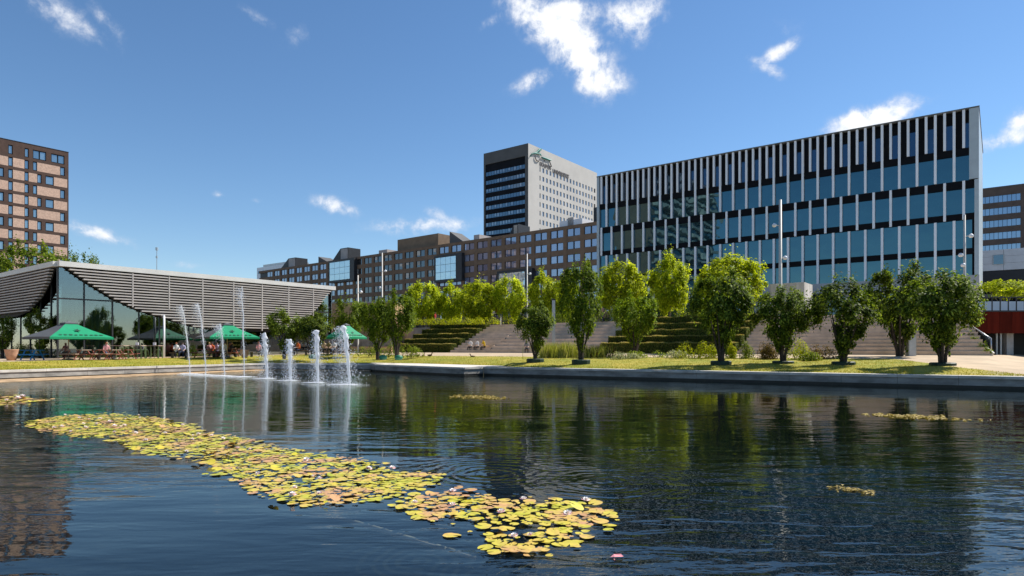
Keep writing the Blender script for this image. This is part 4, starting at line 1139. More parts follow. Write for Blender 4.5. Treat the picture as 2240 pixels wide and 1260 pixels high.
SH = [(800, 60, 1.15, 60, 18, 'shrub_green', 'low pale green shrub left of the tree pair'), (842, 57, 1.08, 46, 26, 'shrub_green', 'rounded green shrub between the two left trees'), (892, 56, 1.08, 46, 24, 'shrub_green', 'spreading green shrub right of the tree pair'),
      (1330, 49, 1.05, 60, 22, 'shrub_red', 'reddish low shrub before the lowest middle hedge'), (1412, 47, 1.05, 80, 14, 'shrub_green', 'low green ground shrub before the middle hedge'), (1470, 46, 1.05, 70, 15, 'flower_pale', 'low pale flowering shrub before the middle hedge'),
      (1515, 45, 1.05, 56, 32, 'shrub_lime', 'bright yellow green shrub left of the large dark tree'), (1556, 44.6, 1.05, 40, 28, 'shrub_lime', 'small bright yellow green shrub behind the large dark tree'), (1600, 44, 1.05, 26, 36, 'shrub_lime', 'upright yellow green shrub right of the large dark trunk'),
      (1634, 43.5, 1.05, 34, 34, 'shrub_green', 'green shrub at the left foot of the wide steps'), (1664, 43, 1.05, 44, 30, 'shrub_red', 'reddish shrub left of the dark tree before the concrete block'), (1692, 42.4, 1.05, 40, 28, 'shrub_red', 'brownish shrub behind the dark tree trunk'),
      (1752, 41.5, 1.03, 52, 36, 'shrub_lime', 'round bright lime shrub right of the dark trunk'), (1800, 41, 1.03, 46, 28, 'shrub_red', 'mixed red green shrub left of the wide vase shaped tree'), (1778, 40.2, 1.0, 40, 16, 'shrub_green', 'low green shrub in front of the lime shrub'),
      (1368, 46, 1.0, 60, 14, 'flower_pale', 'pale leafed ground shrub under the middle left tree')]
for i, (px, d, z0, w, h, mk, lb) in enumerate(SH): shrub(px, d, z0, w * 1.15, h * 1.3, M[mk], lb, 40 + i, .10, 1000)
for i, (px, d, w, h, lb) in enumerate([(1205, 50, 50, 32, 'tall pale grass clump right of the short dark tree'), (1240, 49.5, 46, 34, 'tall pale grass clump left of the tall middle tree'), (1300, 49, 44, 28, 'pale grass clump right of the tall middle tree')]):
    tuft(px, d, 1.02, w * 1.2, h * 1.1, M['grass_tuft'], lb, 90 + i)
PL = [(905, 'left end of the plaza edge above the left hedges'), (960, 'plaza edge under the second lime tree'), (1010, 'plaza edge under the third lime tree'), (1062, 'plaza edge beside the seated group'), (1145, 'plaza edge above the seating steps')]
for i, (px, lb) in enumerate(PL): shrub(px, 77 - i * .9, 4.6, 62, 18, M['shrub_lime'], 'low lime green shrub at the ' + lb, 70 + i, .13)
for i, (px, d, w, h, lb) in enumerate([(1330, 67, 70, 40, 'dark green shrub mass below the tall lime tree'), (1425, 66, 80, 30, 'dark shrub mass behind the topmost middle hedge, left'), (1505, 63, 60, 30, 'pale edged shrub behind the topmost middle hedge, right'), (1240, 72, 60, 40, 'dark shrub behind the tall middle tree on the plaza')]):
    shrub(px, d, 4.6, w, h, M['leaf_dark'] if i != 2 else M['shrub_green'], lb, 120 + i, .13, 900)
for i in range(5):                                       # plants creeping along the stringer
    px = 2110 + i * 13; d = 46.2 - i * 1.0; py = 724 + i * 11
    shrub(px, d, zat(py + 4, d), 16, 18 - i, M['shrub_green'], 'small climbing plant on the stair edge, %s from the top' % ['first', 'second', 'third', 'fourth', 'fifth'][i], 150 + i, .09, 220)
for i, (px, d) in enumerate(((20, 56), (95, 60), (60, 58))): shrub(px, d, .95, 70, 34, M['shrub_green'], ['green shrub at the left edge beside the pavilion', 'green shrub behind the pavilion glass corner', 'green shrub below the shaded pavilion slats'][i], 170 + i, .12, 900)

# short grass on the lawn
gN = 42000; b = MB(); g = random.Random(3)
vs = np.empty((gN, 3, 3)); kk = 0
while kk < gN:
    px = g.uniform(-30, 2260); t = g.random() ** 1.3
    if px > 2000 and g.random() < .72: continue
    x, y, z = lawn_pt(px, t); hh = g.uniform(.03, .085) * (1.5 if t < .06 else 1); a = g.uniform(0, 6.28); w = .012; lx, ly = g.gauss(0, .02), g.gauss(0, .02)
    vs[kk] = [(x - w * math.cos(a), y - w * math.sin(a), z - .01), (x + w * math.cos(a), y + w * math.sin(a), z - .01), (x + lx, y + ly, z + hh)]; kk += 1
me = bpy.data.meshes.new('grass'); me.vertices.add(gN * 3); me.vertices.foreach_set('co', vs.ravel()); me.loops.add(gN * 3); me.loops.foreach_set('vertex_index', np.arange(gN * 3, dtype=np.int32))
me.polygons.add(gN); me.polygons.foreach_set('loop_start', np.arange(0, gN * 3, 3, dtype=np.int32)); me.polygons.foreach_set('loop_total', np.full(gN, 3, dtype=np.int32))
me.materials.append(leaf_mat('grass_blade', (.20, .20, .014), (.34, .30, .025), (.46, .36, .06), .3)); me.update(calc_edges=True)
go = tag(link('grass', me), 'short sun dried grass on the pond lawn', 'grass'); go['kind'] = 'stuff'
# ------------------------------------------------------------------ water lilies
rl = random.Random(31)
def pip(x, y, poly):
    c = False
    for i in range(len(poly)):
        (x0, y0), (x1, y1) = poly[i - 1], poly[i]
        if (y0 > y) != (y1 > y) and x < (x1 - x0) * (y - y0) / (y1 - y0) + x0: c = not c
    return c
def pad_mat():
    m = bpy.data.materials.new('lily_pad'); m.use_nodes = True
    n, l = m.node_tree.nodes, m.node_tree.links; b = n['Principled BSDF']; b.inputs['Roughness'].default_value = .4
    oi = n.new('ShaderNodeObjectInfo'); geo = n.new('ShaderNodeNewGeometry')
    ad = n.new('ShaderNodeMath'); ad.operation = 'MULTIPLY_ADD'; ad.use_clamp = True; ad.inputs[1].default_value = .30
    nzb = n.new('ShaderNodeTexNoise'); nzb.inputs['Scale'].default_value = 1.7; nzb.inputs['Detail'].default_value = 3; l.new(geo.outputs['Position'], nzb.inputs['Vector'])
    nb2 = n.new('ShaderNodeMath'); nb2.operation = 'MULTIPLY_ADD'; nb2.inputs[1].default_value = 2.1; nb2.inputs[2].default_value = -.66; l.new(nzb.outputs[0], nb2.inputs[0]); l.new(nb2.outputs[0], ad.inputs[2])
    a2 = n.new('ShaderNodeMath'); a2.operation = 'ADD'; l.new(oi.outputs['Random'], a2.inputs[0]); l.new(geo.outputs['Random Per Island'], a2.inputs[1]); l.new(a2.outputs[0], ad.inputs[0])
    cr = n.new('ShaderNodeValToRGB'); e = cr.color_ramp.elements
    e[0].color = (.13, .19, .010, 1); e[1].color = (.52, .28, .12, 1)
    for p_, c in ((.2, (.28, .31, .015, 1)), (.45, (.50, .46, .025, 1)), (.7, (.58, .44, .06, 1)), (.88, (.56, .34, .10, 1))): x = e.new(p_); x.color = c
    l.new(ad.outputs[0], cr.inputs[0])
    nz = n.new('ShaderNodeTexNoise'); nz.inputs['Scale'].default_value = 18; nz.inputs['Detail'].default_value = 4; l.new(geo.outputs['Position'], nz.inputs['Vector'])
    mr = n.new('ShaderNodeMapRange'); mr.inputs['To Min'].default_value = .62; mr.inputs['To Max'].default_value = 1.35; l.new(nz.outputs[0], mr.inputs[0])
    vm = n.new('ShaderNodeVectorMath'); vm.operation = 'SCALE'; l.new(cr.outputs[0], vm.inputs[0]); l.new(mr.outputs[0], vm.inputs['Scale'])
    l.new(vm.outputs[0], b.inputs['Base Color'])
    return m
M['pad'] = pad_mat()
def pad_verts(seed):
    g = random.Random(seed); N = 15; notch = .22
    vs = [(0.05, 0, .004)]; 
    for i in range(N):
        a = notch + (2 * math.pi - 2 * notch) * i / (N - 1); r = 1 + .05 * math.sin(3 * a + seed) + g.uniform(-.03, .03)
        vs.append((r * math.cos(a), r * math.sin(a), .05 * math.sin(2 * a + seed * 1.7) + g.uniform(0, .05)))
    return vs, [(0, i, i + 1) for i in range(1, N)]
PADV = [pad_verts(s) for s in range(6)]
PADM = []
for vs, fs_ in PADV:
    b = MB(); b.add(vs, fs_); PADM.append(b.mesh('lily_pad', M['pad'], True))
M['petal'] = mat('petal', (.90, .82, .80), .5, c2=(.93, .91, .88), scale=20)
M['petal_pink'] = mat('petal_pink', (.70, .28, .30), .5, .2, 20)
M['stamen'] = mat('stamen', (.75, .5, .05), .6, .1, 20)
fb_ = MB()
for ringi, (np_, rr, zz_, tl) in enumerate(((8, .062, .012, .35), (7, .05, .03, .75), (5, .035, .042, 1.15))):
    for i in range(np_):
        a = 2 * math.pi * (i + .5 * ringi) / np_; ca, sa = math.cos(a), math.sin(a); w = .016
        def pt(r, s, z): return (r * ca - s * sa, r * sa + s * ca, z)
        ct, st = math.cos(tl), math.sin(tl)
        fb_.add([pt(.006, 0, zz_ * .5), pt(rr * .55 * ct + .005, w, zz_ + rr * .5 * st), pt(rr * ct + .008, 0, zz_ + rr * st + .008), pt(rr * .55 * ct + .005, -w, zz_ + rr * .5 * st), pt(rr * .5 * ct, 0, zz_ + rr * .35 * st)],
                [(0, 4, 1), (1, 4, 2), (2, 4, 3), (3, 4, 0)], 1 if ringi == 0 and i % 2 else 0)
FLM = fb_.mesh('flower', [M['petal'], M['petal_pink']])
b = MB(); b.lathe([(.006, .02), (.012, .04), (.008, .055)], 7); STM = b.mesh('stamen', M['stamen'])
def lily_patch(label, outline, n_, pad_r, nfl, seed, raised=.25, holes=0.0):
    rl.seed(seed)
    poly = [tuple(gnd(px, py).xy) for px, py in outline]
    cx, cy = sum(p[0] for p in poly) / len(poly), sum(p[1] for p in poly) / len(poly)
    t = thing('water_lily_patch', label, 'water lilies', (cx, cy, 0))
    x0, x1 = min(p[0] for p in poly), max(p[0] for p in poly); y0, y1 = min(p[1] for p in poly), max(p[1] for p in poly)
    pads = []; tries = 0; cell = {}
    while len(pads) < n_ and tries < n_ * 60:
        tries += 1
        x, y = rl.uniform(x0, x1), rl.uniform(y0, y1)
        if not pip(x, y, poly): continue
        if math.sin(x * 3.1 + 1.7 * math.sin(y * 2.3)) * math.sin(y * 2.7 + x) < -1 + holes * 2 and rl.random() < .8: continue
        x += rl.gauss(0, .07); y += rl.gauss(0, .05 + .006 * y)
        r = pad_r * rl.choice((.45, .65, .85, 1, 1.2, 1.45)) * rl.uniform(.9, 1.1)
        key = (int(x / .3), int(y / .3)); ok = True
        for i in (-1, 0, 1):
            for j in (-1, 0, 1):
                for q in cell.get((key[0] + i, key[1] + j), ()):
                    if math.hypot(q[0] - x, q[1] - y) < (q[2] + r) * .66: ok = False
        if not ok and rl.random() < .97: continue
        up = rl.random() < raised
        z = rl.uniform(.03, .06) if up else .006 + .0009 * (len(pads) % 17)
        tl = (rl.gauss(0, .2), rl.gauss(0, .2)) if up else (rl.gauss(0, .035), rl.gauss(0, .035))
        pads.append((x, y, r, z, tl, rl.uniform(0, 6.28))); cell.setdefault(key, []).append((x, y, r))
    pads.sort(key=lambda p: p[1])
    rest = MB()
    for i, (x, y, r, z, tl, rot) in enumerate(pads):
        if i < 300:
            o = link('lily_pad', PADM[i % 6], t, (x - cx, y - cy, z)); o.rotation_euler = (tl[0], tl[1], rot); o.scale = (r, r, r * .6)
        else:
            vs, fs_ = PADV[i % 6]; mt = Matrix.Translation((x - cx, y - cy, z)) @ (Matrix.Rotation(rot, 4, 'Z') @ Matrix.Rotation(tl[0], 4, 'X') @ Matrix.Rotation(tl[1], 4, 'Y')) @ Matrix.Diagonal((r, r, r * .6, 1))
            rest.add([mt @ Vector(v) for v in vs], fs_)
    if rest.v:
        o = rest.build('far_lily_pads', M['pad'], t, True); o['kind'] = 'stuff'
    for i in range(nfl):
        for _ in range(50):
            x, y = rl.uniform(x0, x1), rl.uniform(y0, y1)
            if pip(x, y, poly): break
        s = rl.uniform(.85, 1.25) * (pad_r / .085)
        o = link('flower', FLM, t, (x - cx, y - cy, .05)); o.rotation_euler = (rl.gauss(0, .15), rl.gauss(0, .15), rl.uniform(0, 6)); o.scale = (s * 1.15, s * 1.15, s * .75)
        link('stamen', STM, o)
    return len(pads)
main = [(60, 926), (130, 911), (250, 907), (330, 916), (395, 928), (430, 945), (560, 970), (640, 990), (760, 1005), (890, 1035), (955, 1046), (935, 1062), (860, 1085), (760, 1098), (690, 1105), (600, 1092), (560, 1065), (480, 1030), (440, 1005), (330, 990), (270, 965), (160, 952), (90, 937)]
n1 = lily_patch('long yellow green drift of water lilies running across the left pond', main, 3300, .056, 44, 5, .10, .30)
near = [(865, 1106), (900, 1087), (1000, 1079), (1100, 1096), (1180, 1095), (1290, 1106), (1348, 1130), (1310, 1150), (1262, 1160), (1265, 1188), (1210, 1198), (1165, 1216), (1072, 1205), (1060, 1172), (1022, 1165), (1060, 1138), (960, 1137), (885, 1122)]
n2 = lily_patch('small near patch of water lilies with white flowers in the centre foreground', near, 340, .058, 9, 8, .10, .22)
n3 = lily_patch('short strip of water lilies at the left edge below the bank', [(-60, 862), (10, 866), (70, 872), (108, 876), (60, 882), (0, 886), (-60, 888)], 160, .11, 8, 12, .15, .1)
print('pads', n1, n2, n3)
# floating weed
M['weed'] = leaf_mat('weed', (.20, .15, .05), (.34, .26, .08), (.46, .36, .16), .2)
for lb, cxp, cyp, wp_, hp_ in (('thin drift of pale floating weed before the seating steps', 1048, 869, 100, 8), ('thin drift of pinkish floating weed under the right trees', 1998, 912, 135, 12), ('faint clump of floating weed in the dark right pond', 1865, 1073, 70, 16)):
    g = np.random.default_rng(int(cxp)); c = gnd(cxp, cyp); n_ = 260 if cyp < 1000 else 90
    w = wp_ / F * c.y; d = hp_ * c.y * c.y / (EYE * F)
    a = g.normal(0, .28, n_); p = np.stack([a * w, g.normal(0, .22, n_) * d - a * d * .5, np.full(n_, .008) + g.uniform(0, .006, n_)], 1)
    o = tag(link('floating_weed', leaves_mesh('floating_weed', p, np.tile([0, 0, 1.], (n_, 1)) + g.normal(0, .06, (n_, 3)), .16 if cyp < 1000 else .06, M['weed'], .5), None, c), lb, 'weed'); o['kind'] = 'stuff'
# sunken pipe, weeds under water, stray bud
M['pipe'] = mat('pipe', (.88, .74, .62), .9, .25, 4)
a, c = gnd(728, 1129, -.035), gnd(1042, 1221, -.035)
sp_ = thing('sunken_pipe', 'pale straight pipe lying just under the water in the foreground', 'pipe', (0, 0, 0))
j = a.lerp(c, .82)
b = MB(); b.tube([a, a.lerp(c, .3) + Vector((0, .01, 0)), a.lerp(c, .6), j], [.020, .027, .027, .025], 8); b.build('length', M['pipe'], sp_, True)
b = MB(); b.tube([j + (c - a) * .012, c], [.026, .02], 8); b.build('end_length', M['pipe'], sp_, True)
b = MB(); g = random.Random(77)
for i in range(240):
    p0 = gnd(g.gauss(1290, 95), g.gauss(1205, 26), 0); z = -g.uniform(.03, .12); a = g.uniform(0, 6.28); L_ = g.uniform(.1, .3)
    pts = [(p0.x + L_ * k_ / 4 * math.cos(a + .5 * k_ * g.uniform(-.4, .6)), p0.y + L_ * k_ / 4 * math.sin(a + .4 * k_), z) for k_ in range(5)]
    b.tube(pts, .0035, 4)
o = b.build('water_weed', mat('water_weed', (.42, .36, .20), .9, .3, 5)); tag(o, 'tangle of thin weeds under the water beside the near lilies', 'weed'); o['kind'] = 'stuff'
bd = thing('lily_bud', 'single pinkish lily leaf drifting right of the near patch', 'leaf', gnd(1349, 1221))
b = MB(); b.add([(-.055, 0, .01), (-.02, .03, .025), (.04, .025, .03), (.06, 0, .015), (.035, -.022, .02), (-.02, -.025, .02)], [(0, 5, 4, 3, 2, 1)]); b.build('leaf', M['petal_pink'], bd)
b = MB(); b.tube([(-.03, 0, .01), (-.02, -.1, -.02), (.0, -.22, -.05)], .006, 5); b.build('stalk', M['petal_pink'], bd)

# ------------------------------------------------------------------ fountains
m = bpy.data.materials.new('spray'); m.use_nodes = True; n, l = m.node_tree.nodes, m.node_tree.links; n.clear()
out = n.new('ShaderNodeOutputMaterial'); d = n.new('ShaderNodeBsdfDiffuse'); d.inputs[0].default_value = (.9, .92, .95, 1); t_ = n.new('ShaderNodeBsdfTranslucent'); t_.inputs[0].default_value = (.9, .93, .97, 1)
tp = n.new('ShaderNodeBsdfTransparent'); s1 = n.new('ShaderNodeMixShader'); s1.inputs[0].default_value = .5; s2 = n.new('ShaderNodeMixShader'); s2.inputs[0].default_value = .35
l.new(d.outputs[0], s1.inputs[1]); l.new(t_.outputs[0], s1.inputs[2]); l.new(s1.outputs[0], s2.inputs[1]); l.new(tp.outputs[0], s2.inputs[2]); l.new(s2.outputs[0], out.inputs[0]); M['spray'] = m
JETS = [(415, 818, 398, 668, 0), (450, 820.5, 434, 664, 0), (491, 822.5, 482, 708, 0), (534, 824.5, 529, 627, 0), (584, 828.5, 578, 728, 1), (635, 832.5, 634, 742, 1), (695, 837, 692, 722, 1), (764, 841.5, 752, 712, 2)]
JL = ['first thin leaning fountain jet from the left', 'second thin leaning fountain jet from the left', 'short thin fountain jet third from the left', 'tallest fountain jet in the middle of the row', 'thick white jet left of the terrace tree', 'shortest thick white jet', 'tapering white jet second from the right', 'rightmost and nearest fountain jet with a wide spray']
OCT = [(1,0,0),(-1,0,0),(0,1,0),(0,-1,0),(0,0,1),(0,0,-1)]; OF = [(0,2,4),(2,1,4),(1,3,4),(3,0,4),(2,0,5),(1,2,5),(3,1,5),(0,3,5)]
for i, (bx0, by0, tx, ty, thick) in enumerate(JETS):
    base = gnd(bx0, by0); dep = base.y; H = zat(ty, dep); dx = (tx - bx0) / F * dep; g = random.Random(200 + i)
    t = thing('fountain_jet', JL[i], 'fountain', base, 0, 'row of fountain jets')
    N = 34; pts = []; rad = []
    for k in range(N):
        u = k / (N - 1); wob = .035 * math.sin(u * 17 + i) * u
        pts.append((dx * u ** 1.6 + wob, .03 * math.sin(u * 11), H * u))
        rr = (.034 + .045 * (thick > 0)) * (.75 + .5 * u + .9 * g.random() * u) * (1 if thick or u < .55 else max(.25, 1.6 - 1.4 * u))
        if thick: rr *= 1 + .35 * math.sin(u * 40 + i) * u
        rad.append(max(.02, rr if u < .97 else rr * .45))
    b = MB(); b.tube(pts, rad, 7); b.build('water_column', M['spray'], t, True)
    b = MB(); n_ = (1200, 1600, 2400)[thick]
    for k in range(n_):
        if thick == 0:
            u = 1 - abs(g.gauss(0, .14)); u = max(0.05, u); x = dx * u ** 1.6 - abs(g.gauss(0, .30)) * (1 - .3 * u) + g.gauss(0, .06); y = g.gauss(0, .14)
            if g.random() < .45: u = g.random(); x = dx * u ** 1.6 + g.gauss(0, .06)
        else:
            u = g.random() ** 1.35; sp2 = (.09 + .20 * (1 - u)) * (1 if thick == 1 else 1.5); x = dx * u + g.gauss(-.05, sp2) - (.28 * g.random() if thick == 2 else 0); y = g.gauss(0, sp2)
        r = g.uniform(.005, .016) * (1.2 if thick else 1); z = max(.02, H * u * g.uniform(.95, 1.01))
        b.add([(x + c_[0] * r, y + c_[1] * r, z + c_[2] * r * 1.6) for c_ in OCT], OF)
    o = b.build('droplets', M['spray'], t); o['kind'] = 'stuff'
    b = MB(); fw = (1.0, .72, .9)[thick] * (1.35 if i in (0,) else 1)
    for k in range(760):
        a = g.uniform(0, 6.28); q = abs(g.gauss(0, .5)); x = q * fw * 1.15 * math.cos(a) - .25 * fw; y = q * fw * .9 * math.sin(a); r = g.uniform(.012, .045) * (1.15 - min(1, q) * .8)
        b.add([(x + c_[0] * r * 1.5, y + c_[1] * r * 1.3, .008 + max(0, c_[2]) * r * .9) for c_ in OCT], OF[:4])
    o = b.build('foam', M['spray'], t, True); o['kind'] = 'stuff'
# ------------------------------------------------------------------ terrace furniture
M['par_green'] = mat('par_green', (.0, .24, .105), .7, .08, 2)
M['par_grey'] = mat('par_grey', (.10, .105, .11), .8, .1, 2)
M['wood_red'] = mat('wood_red', (.28, .10, .08), .7, .25, 3)
M['wood_pale'] = mat('wood_pale', (.50, .36, .28), .7, .2, 3)
M['blue_paint'] = mat('blue_paint', (.01, .19, .42), .5, .12, 3)
M['green_metal'] = mat('green_metal', (.09, .13, .06), .5, .15, 3)
M['terracotta'] = mat('terracotta', (.52, .29, .18), .85, .15, 4)
M['par_mark'] = mat('par_mark', (.004, .05, .025), .7, .1, 2)
def parasol(px, depth, z0, half, ang, ytop, yrim, label, mats):
    t = thing('parasol', label, 'parasol', P(px, depth, z0), ang + math.atan2(CX - px, F), 'green terrace parasols')
    zt, zr = zat(ytop, depth) - z0, zat(yrim, depth) - z0
    cs = [(-half, -half), (half, -half), (half, half), (-half, half)]
    for i in range(4):
        a, c = cs[i], cs[(i + 1) % 4]; b = MB()
        q = [(a[0], a[1], zr), (c[0], c[1], zr)]
        mid = ((a[0] + c[0]) / 2 * .97, (a[1] + c[1]) / 2 * .97, zr + .03)
        ka = [(v[0] * .5, v[1] * .5, zr + (zt - zr) * .46) for v in (a, c)]; tp_ = [(v[0] * .12, v[1] * .12, zt - .12) for v in (a, c)]
        b.add([q[0], mid, q[1], ka[1], tp_[1], tp_[0], ka[0]], [(0, 1, 6), (1, 3, 6), (1, 2, 3), (6, 3, 4, 5)])
        vz = .16
        b.add([q[0], mid, q[1], (q[1][0], q[1][1], zr - vz), (mid[0], mid[1], zr - vz + .02), (q[0][0], q[0][1], zr - vz)], [(0, 5, 4, 1), (1, 4, 3, 2)])
        p = b.build('canopy_panel', mats[i], t)
        if mats[i] is M['par_green']:                     # dark emblem and a row of small marks along the hem
            ex = Vector((c[0] - a[0], c[1] - a[1], 0)).normalized(); nn_ = Vector((ex.y, -ex.x, 0))
            b = MB(); mc = Vector(mid); tc = Vector((0, 0, zt)); up_ = (tc - mc).normalized(); off = nn_.cross(ex); n_up = ex.cross(up_); n_up = n_up if n_up.z > 0 else -n_up
            for k in range(9):
                c0 = mc + ex * (k - 4) * half * .16 + up_ * .16 + n_up * .03; wd = half * .05
                b.add([c0 - ex * wd, c0 + ex * wd, c0 + ex * wd * (.6 if k % 2 else 1) + up_ * .13, c0 - ex * wd + up_ * (.16 if k % 3 else .1)], [(0, 1, 2, 3)])
            c0 = mc + up_ * half * .42 + n_up * .05
            b.add([c0 + ex * half * .12 * math.cos(q_ * math.pi / 5) * (1 if q_ % 2 == 0 else .45) + up_ * half * .12 * math.sin(q_ * math.pi / 5) * (1 if q_ % 2 == 0 else .45) for q_ in range(10)], [tuple(range(10))])
            b.build('hem_marks', M['par_mark'], p)
    b = MB(); k = .2 * half; b.prism([(-k, -k), (k, -k), (k, k), (-k, k)], zt - .2, zt - .12); b.add([(-k, -k, zt - .12), (k, -k, zt - .12), (k, k, zt - .12), (-k, k, zt - .12), (0, 0, zt + .04)], [(0, 1, 4), (1, 2, 4), (2, 3, 4), (3, 0, 4)]); b.build('vent_cap', M['par_grey'], t)
    b = MB(); b.tube([(0, 0, 0), (0, 0, zt)], .04, 8); b.build('pole', M['wood_pale'], t, True)
    b = MB(); b.lathe([(.42, 0), (.42, .06), (.1, .12)], 12); b.build('base', M['dark_concrete'], t)
    for c in cs:
        b = MB(); b.tube([(0, 0, zt - .25), (c[0] * .97, c[1] * .97, zr - .03)], .018, 5); b.build('rib', M['dark_metal'], t)
G_, D_ = M['par_green'], M['par_grey']
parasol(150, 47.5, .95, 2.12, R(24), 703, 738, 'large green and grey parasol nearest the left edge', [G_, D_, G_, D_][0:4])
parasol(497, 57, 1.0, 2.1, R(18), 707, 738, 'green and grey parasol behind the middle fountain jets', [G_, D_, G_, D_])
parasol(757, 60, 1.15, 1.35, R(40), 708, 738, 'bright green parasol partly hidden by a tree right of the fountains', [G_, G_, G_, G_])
parasol(392, 66, 1.0, 1.6, R(10), 722, 742, 'green parasol standing in for a reflection under the pavilion slats behind the first jets', [G_, G_, D_, G_])  # solid parasol added in place of a reflected one
def picnic(px, depth, z0, L, rot, m_top, m_leg, label, group=None):
    t = thing('picnic_table', label, 'table', P(px, depth, z0), rot, group)
    for i in range(5): pbox('table_plank', t, -L / 2, L / 2, -.36 + i * .145, -.36 + i * .145 + .135, .72, .76, m_top)
    for s in (-1, 1):
        for i in range(2): pbox('bench_plank', t, -L / 2, L / 2, s * .72 - .14 + i * .145, s * .72 - .14 + i * .145 + .13, .43, .47, m_top)
        x = s * (L / 2 - .3)
        for q in (-1, 1):
            b = MB(); b.tube([(x, q * .78, 0), (x, q * .25, .72)], .045, 4); b.build('leg', m_leg, t)
        pbox('cross_bar', t, x - .03, x + .03, -.85, .85, .36, .42, m_leg)
picnic(71, 45.5, .93, 1.25, R(5), M['blue_paint'], M['blue_paint'], 'blue picnic table on the terrace edge at the left')
for i, (px, d) in enumerate(((172, 47), (206, 48), (238, 49), (268, 50.5))):
    picnic(px, d, .94, 1.7, R(-20), M['wood_red'] if i % 2 else M['wood_pale'], M['wood_red'], ['pale wooden picnic table beside the left parasol pole', 'reddish picnic table second from the left parasol pole', 'pale picnic table before the seated red haired person', 'reddish picnic table at the right end of the row'][i], 'wooden picnic tables')
picnic(452, 57.5, .98, 1.9, R(-10), M['wood_red'], M['wood_red'], 'red picnic table under the middle parasol, left'); picnic(498, 58.5, 1.0, 1.9, R(-10), M['wood_red'], M['wood_red'], 'red picnic table under the middle parasol, right')
def high_table(px, depth, z0, label, sign=False):
    t = thing('high_table', label, 'table', P(px, depth, z0), R(-12), 'high terrace tables')
    pbox('table_top', t, -.65, .65, -.3, .3, 1.05, 1.1, M['wood_pale'])
    for sx in (-1, 1):
        for sy in (-1, 1): pbox('leg', t, sx * .58 - .025, sx * .58 + .025, sy * .24 - .025, sy * .24 + .025, 0, 1.05, M['green_metal'])
    if sign: pbox('menu_card', t, -.14, .14, -.02, .02, 1.12, 1.36, M['white_metal'])
def stool(px, depth, z0, label):
    t = thing('bar_stool', label, 'stool', P(px, depth, z0), R(-5), 'green bar stools')
    b = MB(); b.lathe([(.17, .70), (.18, .74), (.15, .76)], 10); b.build('seat', M['green_metal'], t)
    for sx in (-1, 1):
        for sy in (-1, 1):
            b = MB(); b.tube([(sx * .22, sy * .22, 0), (sx * .14, sy * .14, .70)], .018, 5); b.build('leg', M['green_metal'], t)
    pbox('foot_ring', t, -.2, .2, -.2, -.17, .28, .31, M['green_metal'])
high_table(262, 53, .95, 'high wooden table left of the white column, leftmost'); high_table(300, 54, .95, 'high wooden table left of the white column with a menu card', True); high_table(338, 55, .95, 'high wooden table just left of the white column', True)
for i, px in enumerate((300, 309, 318, 346)): stool(px, 53 + i * .3, .95, ['leftmost green bar stool of the trio', 'middle green bar stool of the trio', 'right green bar stool of the trio', 'lone green bar stool by the white column'][i])
for px, d, lb, s in ((25, 44.5, 'terracotta planter pot at the left edge of the terrace', 1.0), (535, 54.5, 'terracotta planter pot under the middle parasol edge', .85)):
    t = thing('planter_pot', lb, 'planter', P(px, d, .93 if px < 100 else 1.0), 0, 'terracotta planters'); b = MB(); b.lathe([(.26 * s, 0), (.36 * s, .45 * s), (.42 * s, .75 * s), (.44 * s, .80 * s), (.38 * s, .80 * s), (.36 * s, .7 * s)], 14); b.build('pot', M['terracotta'], t, True)
    b = MB(); b.lathe([(.34 * s, .66 * s), (.345 * s, .70 * s)], 12); b.build('soil', M['soil'], t)

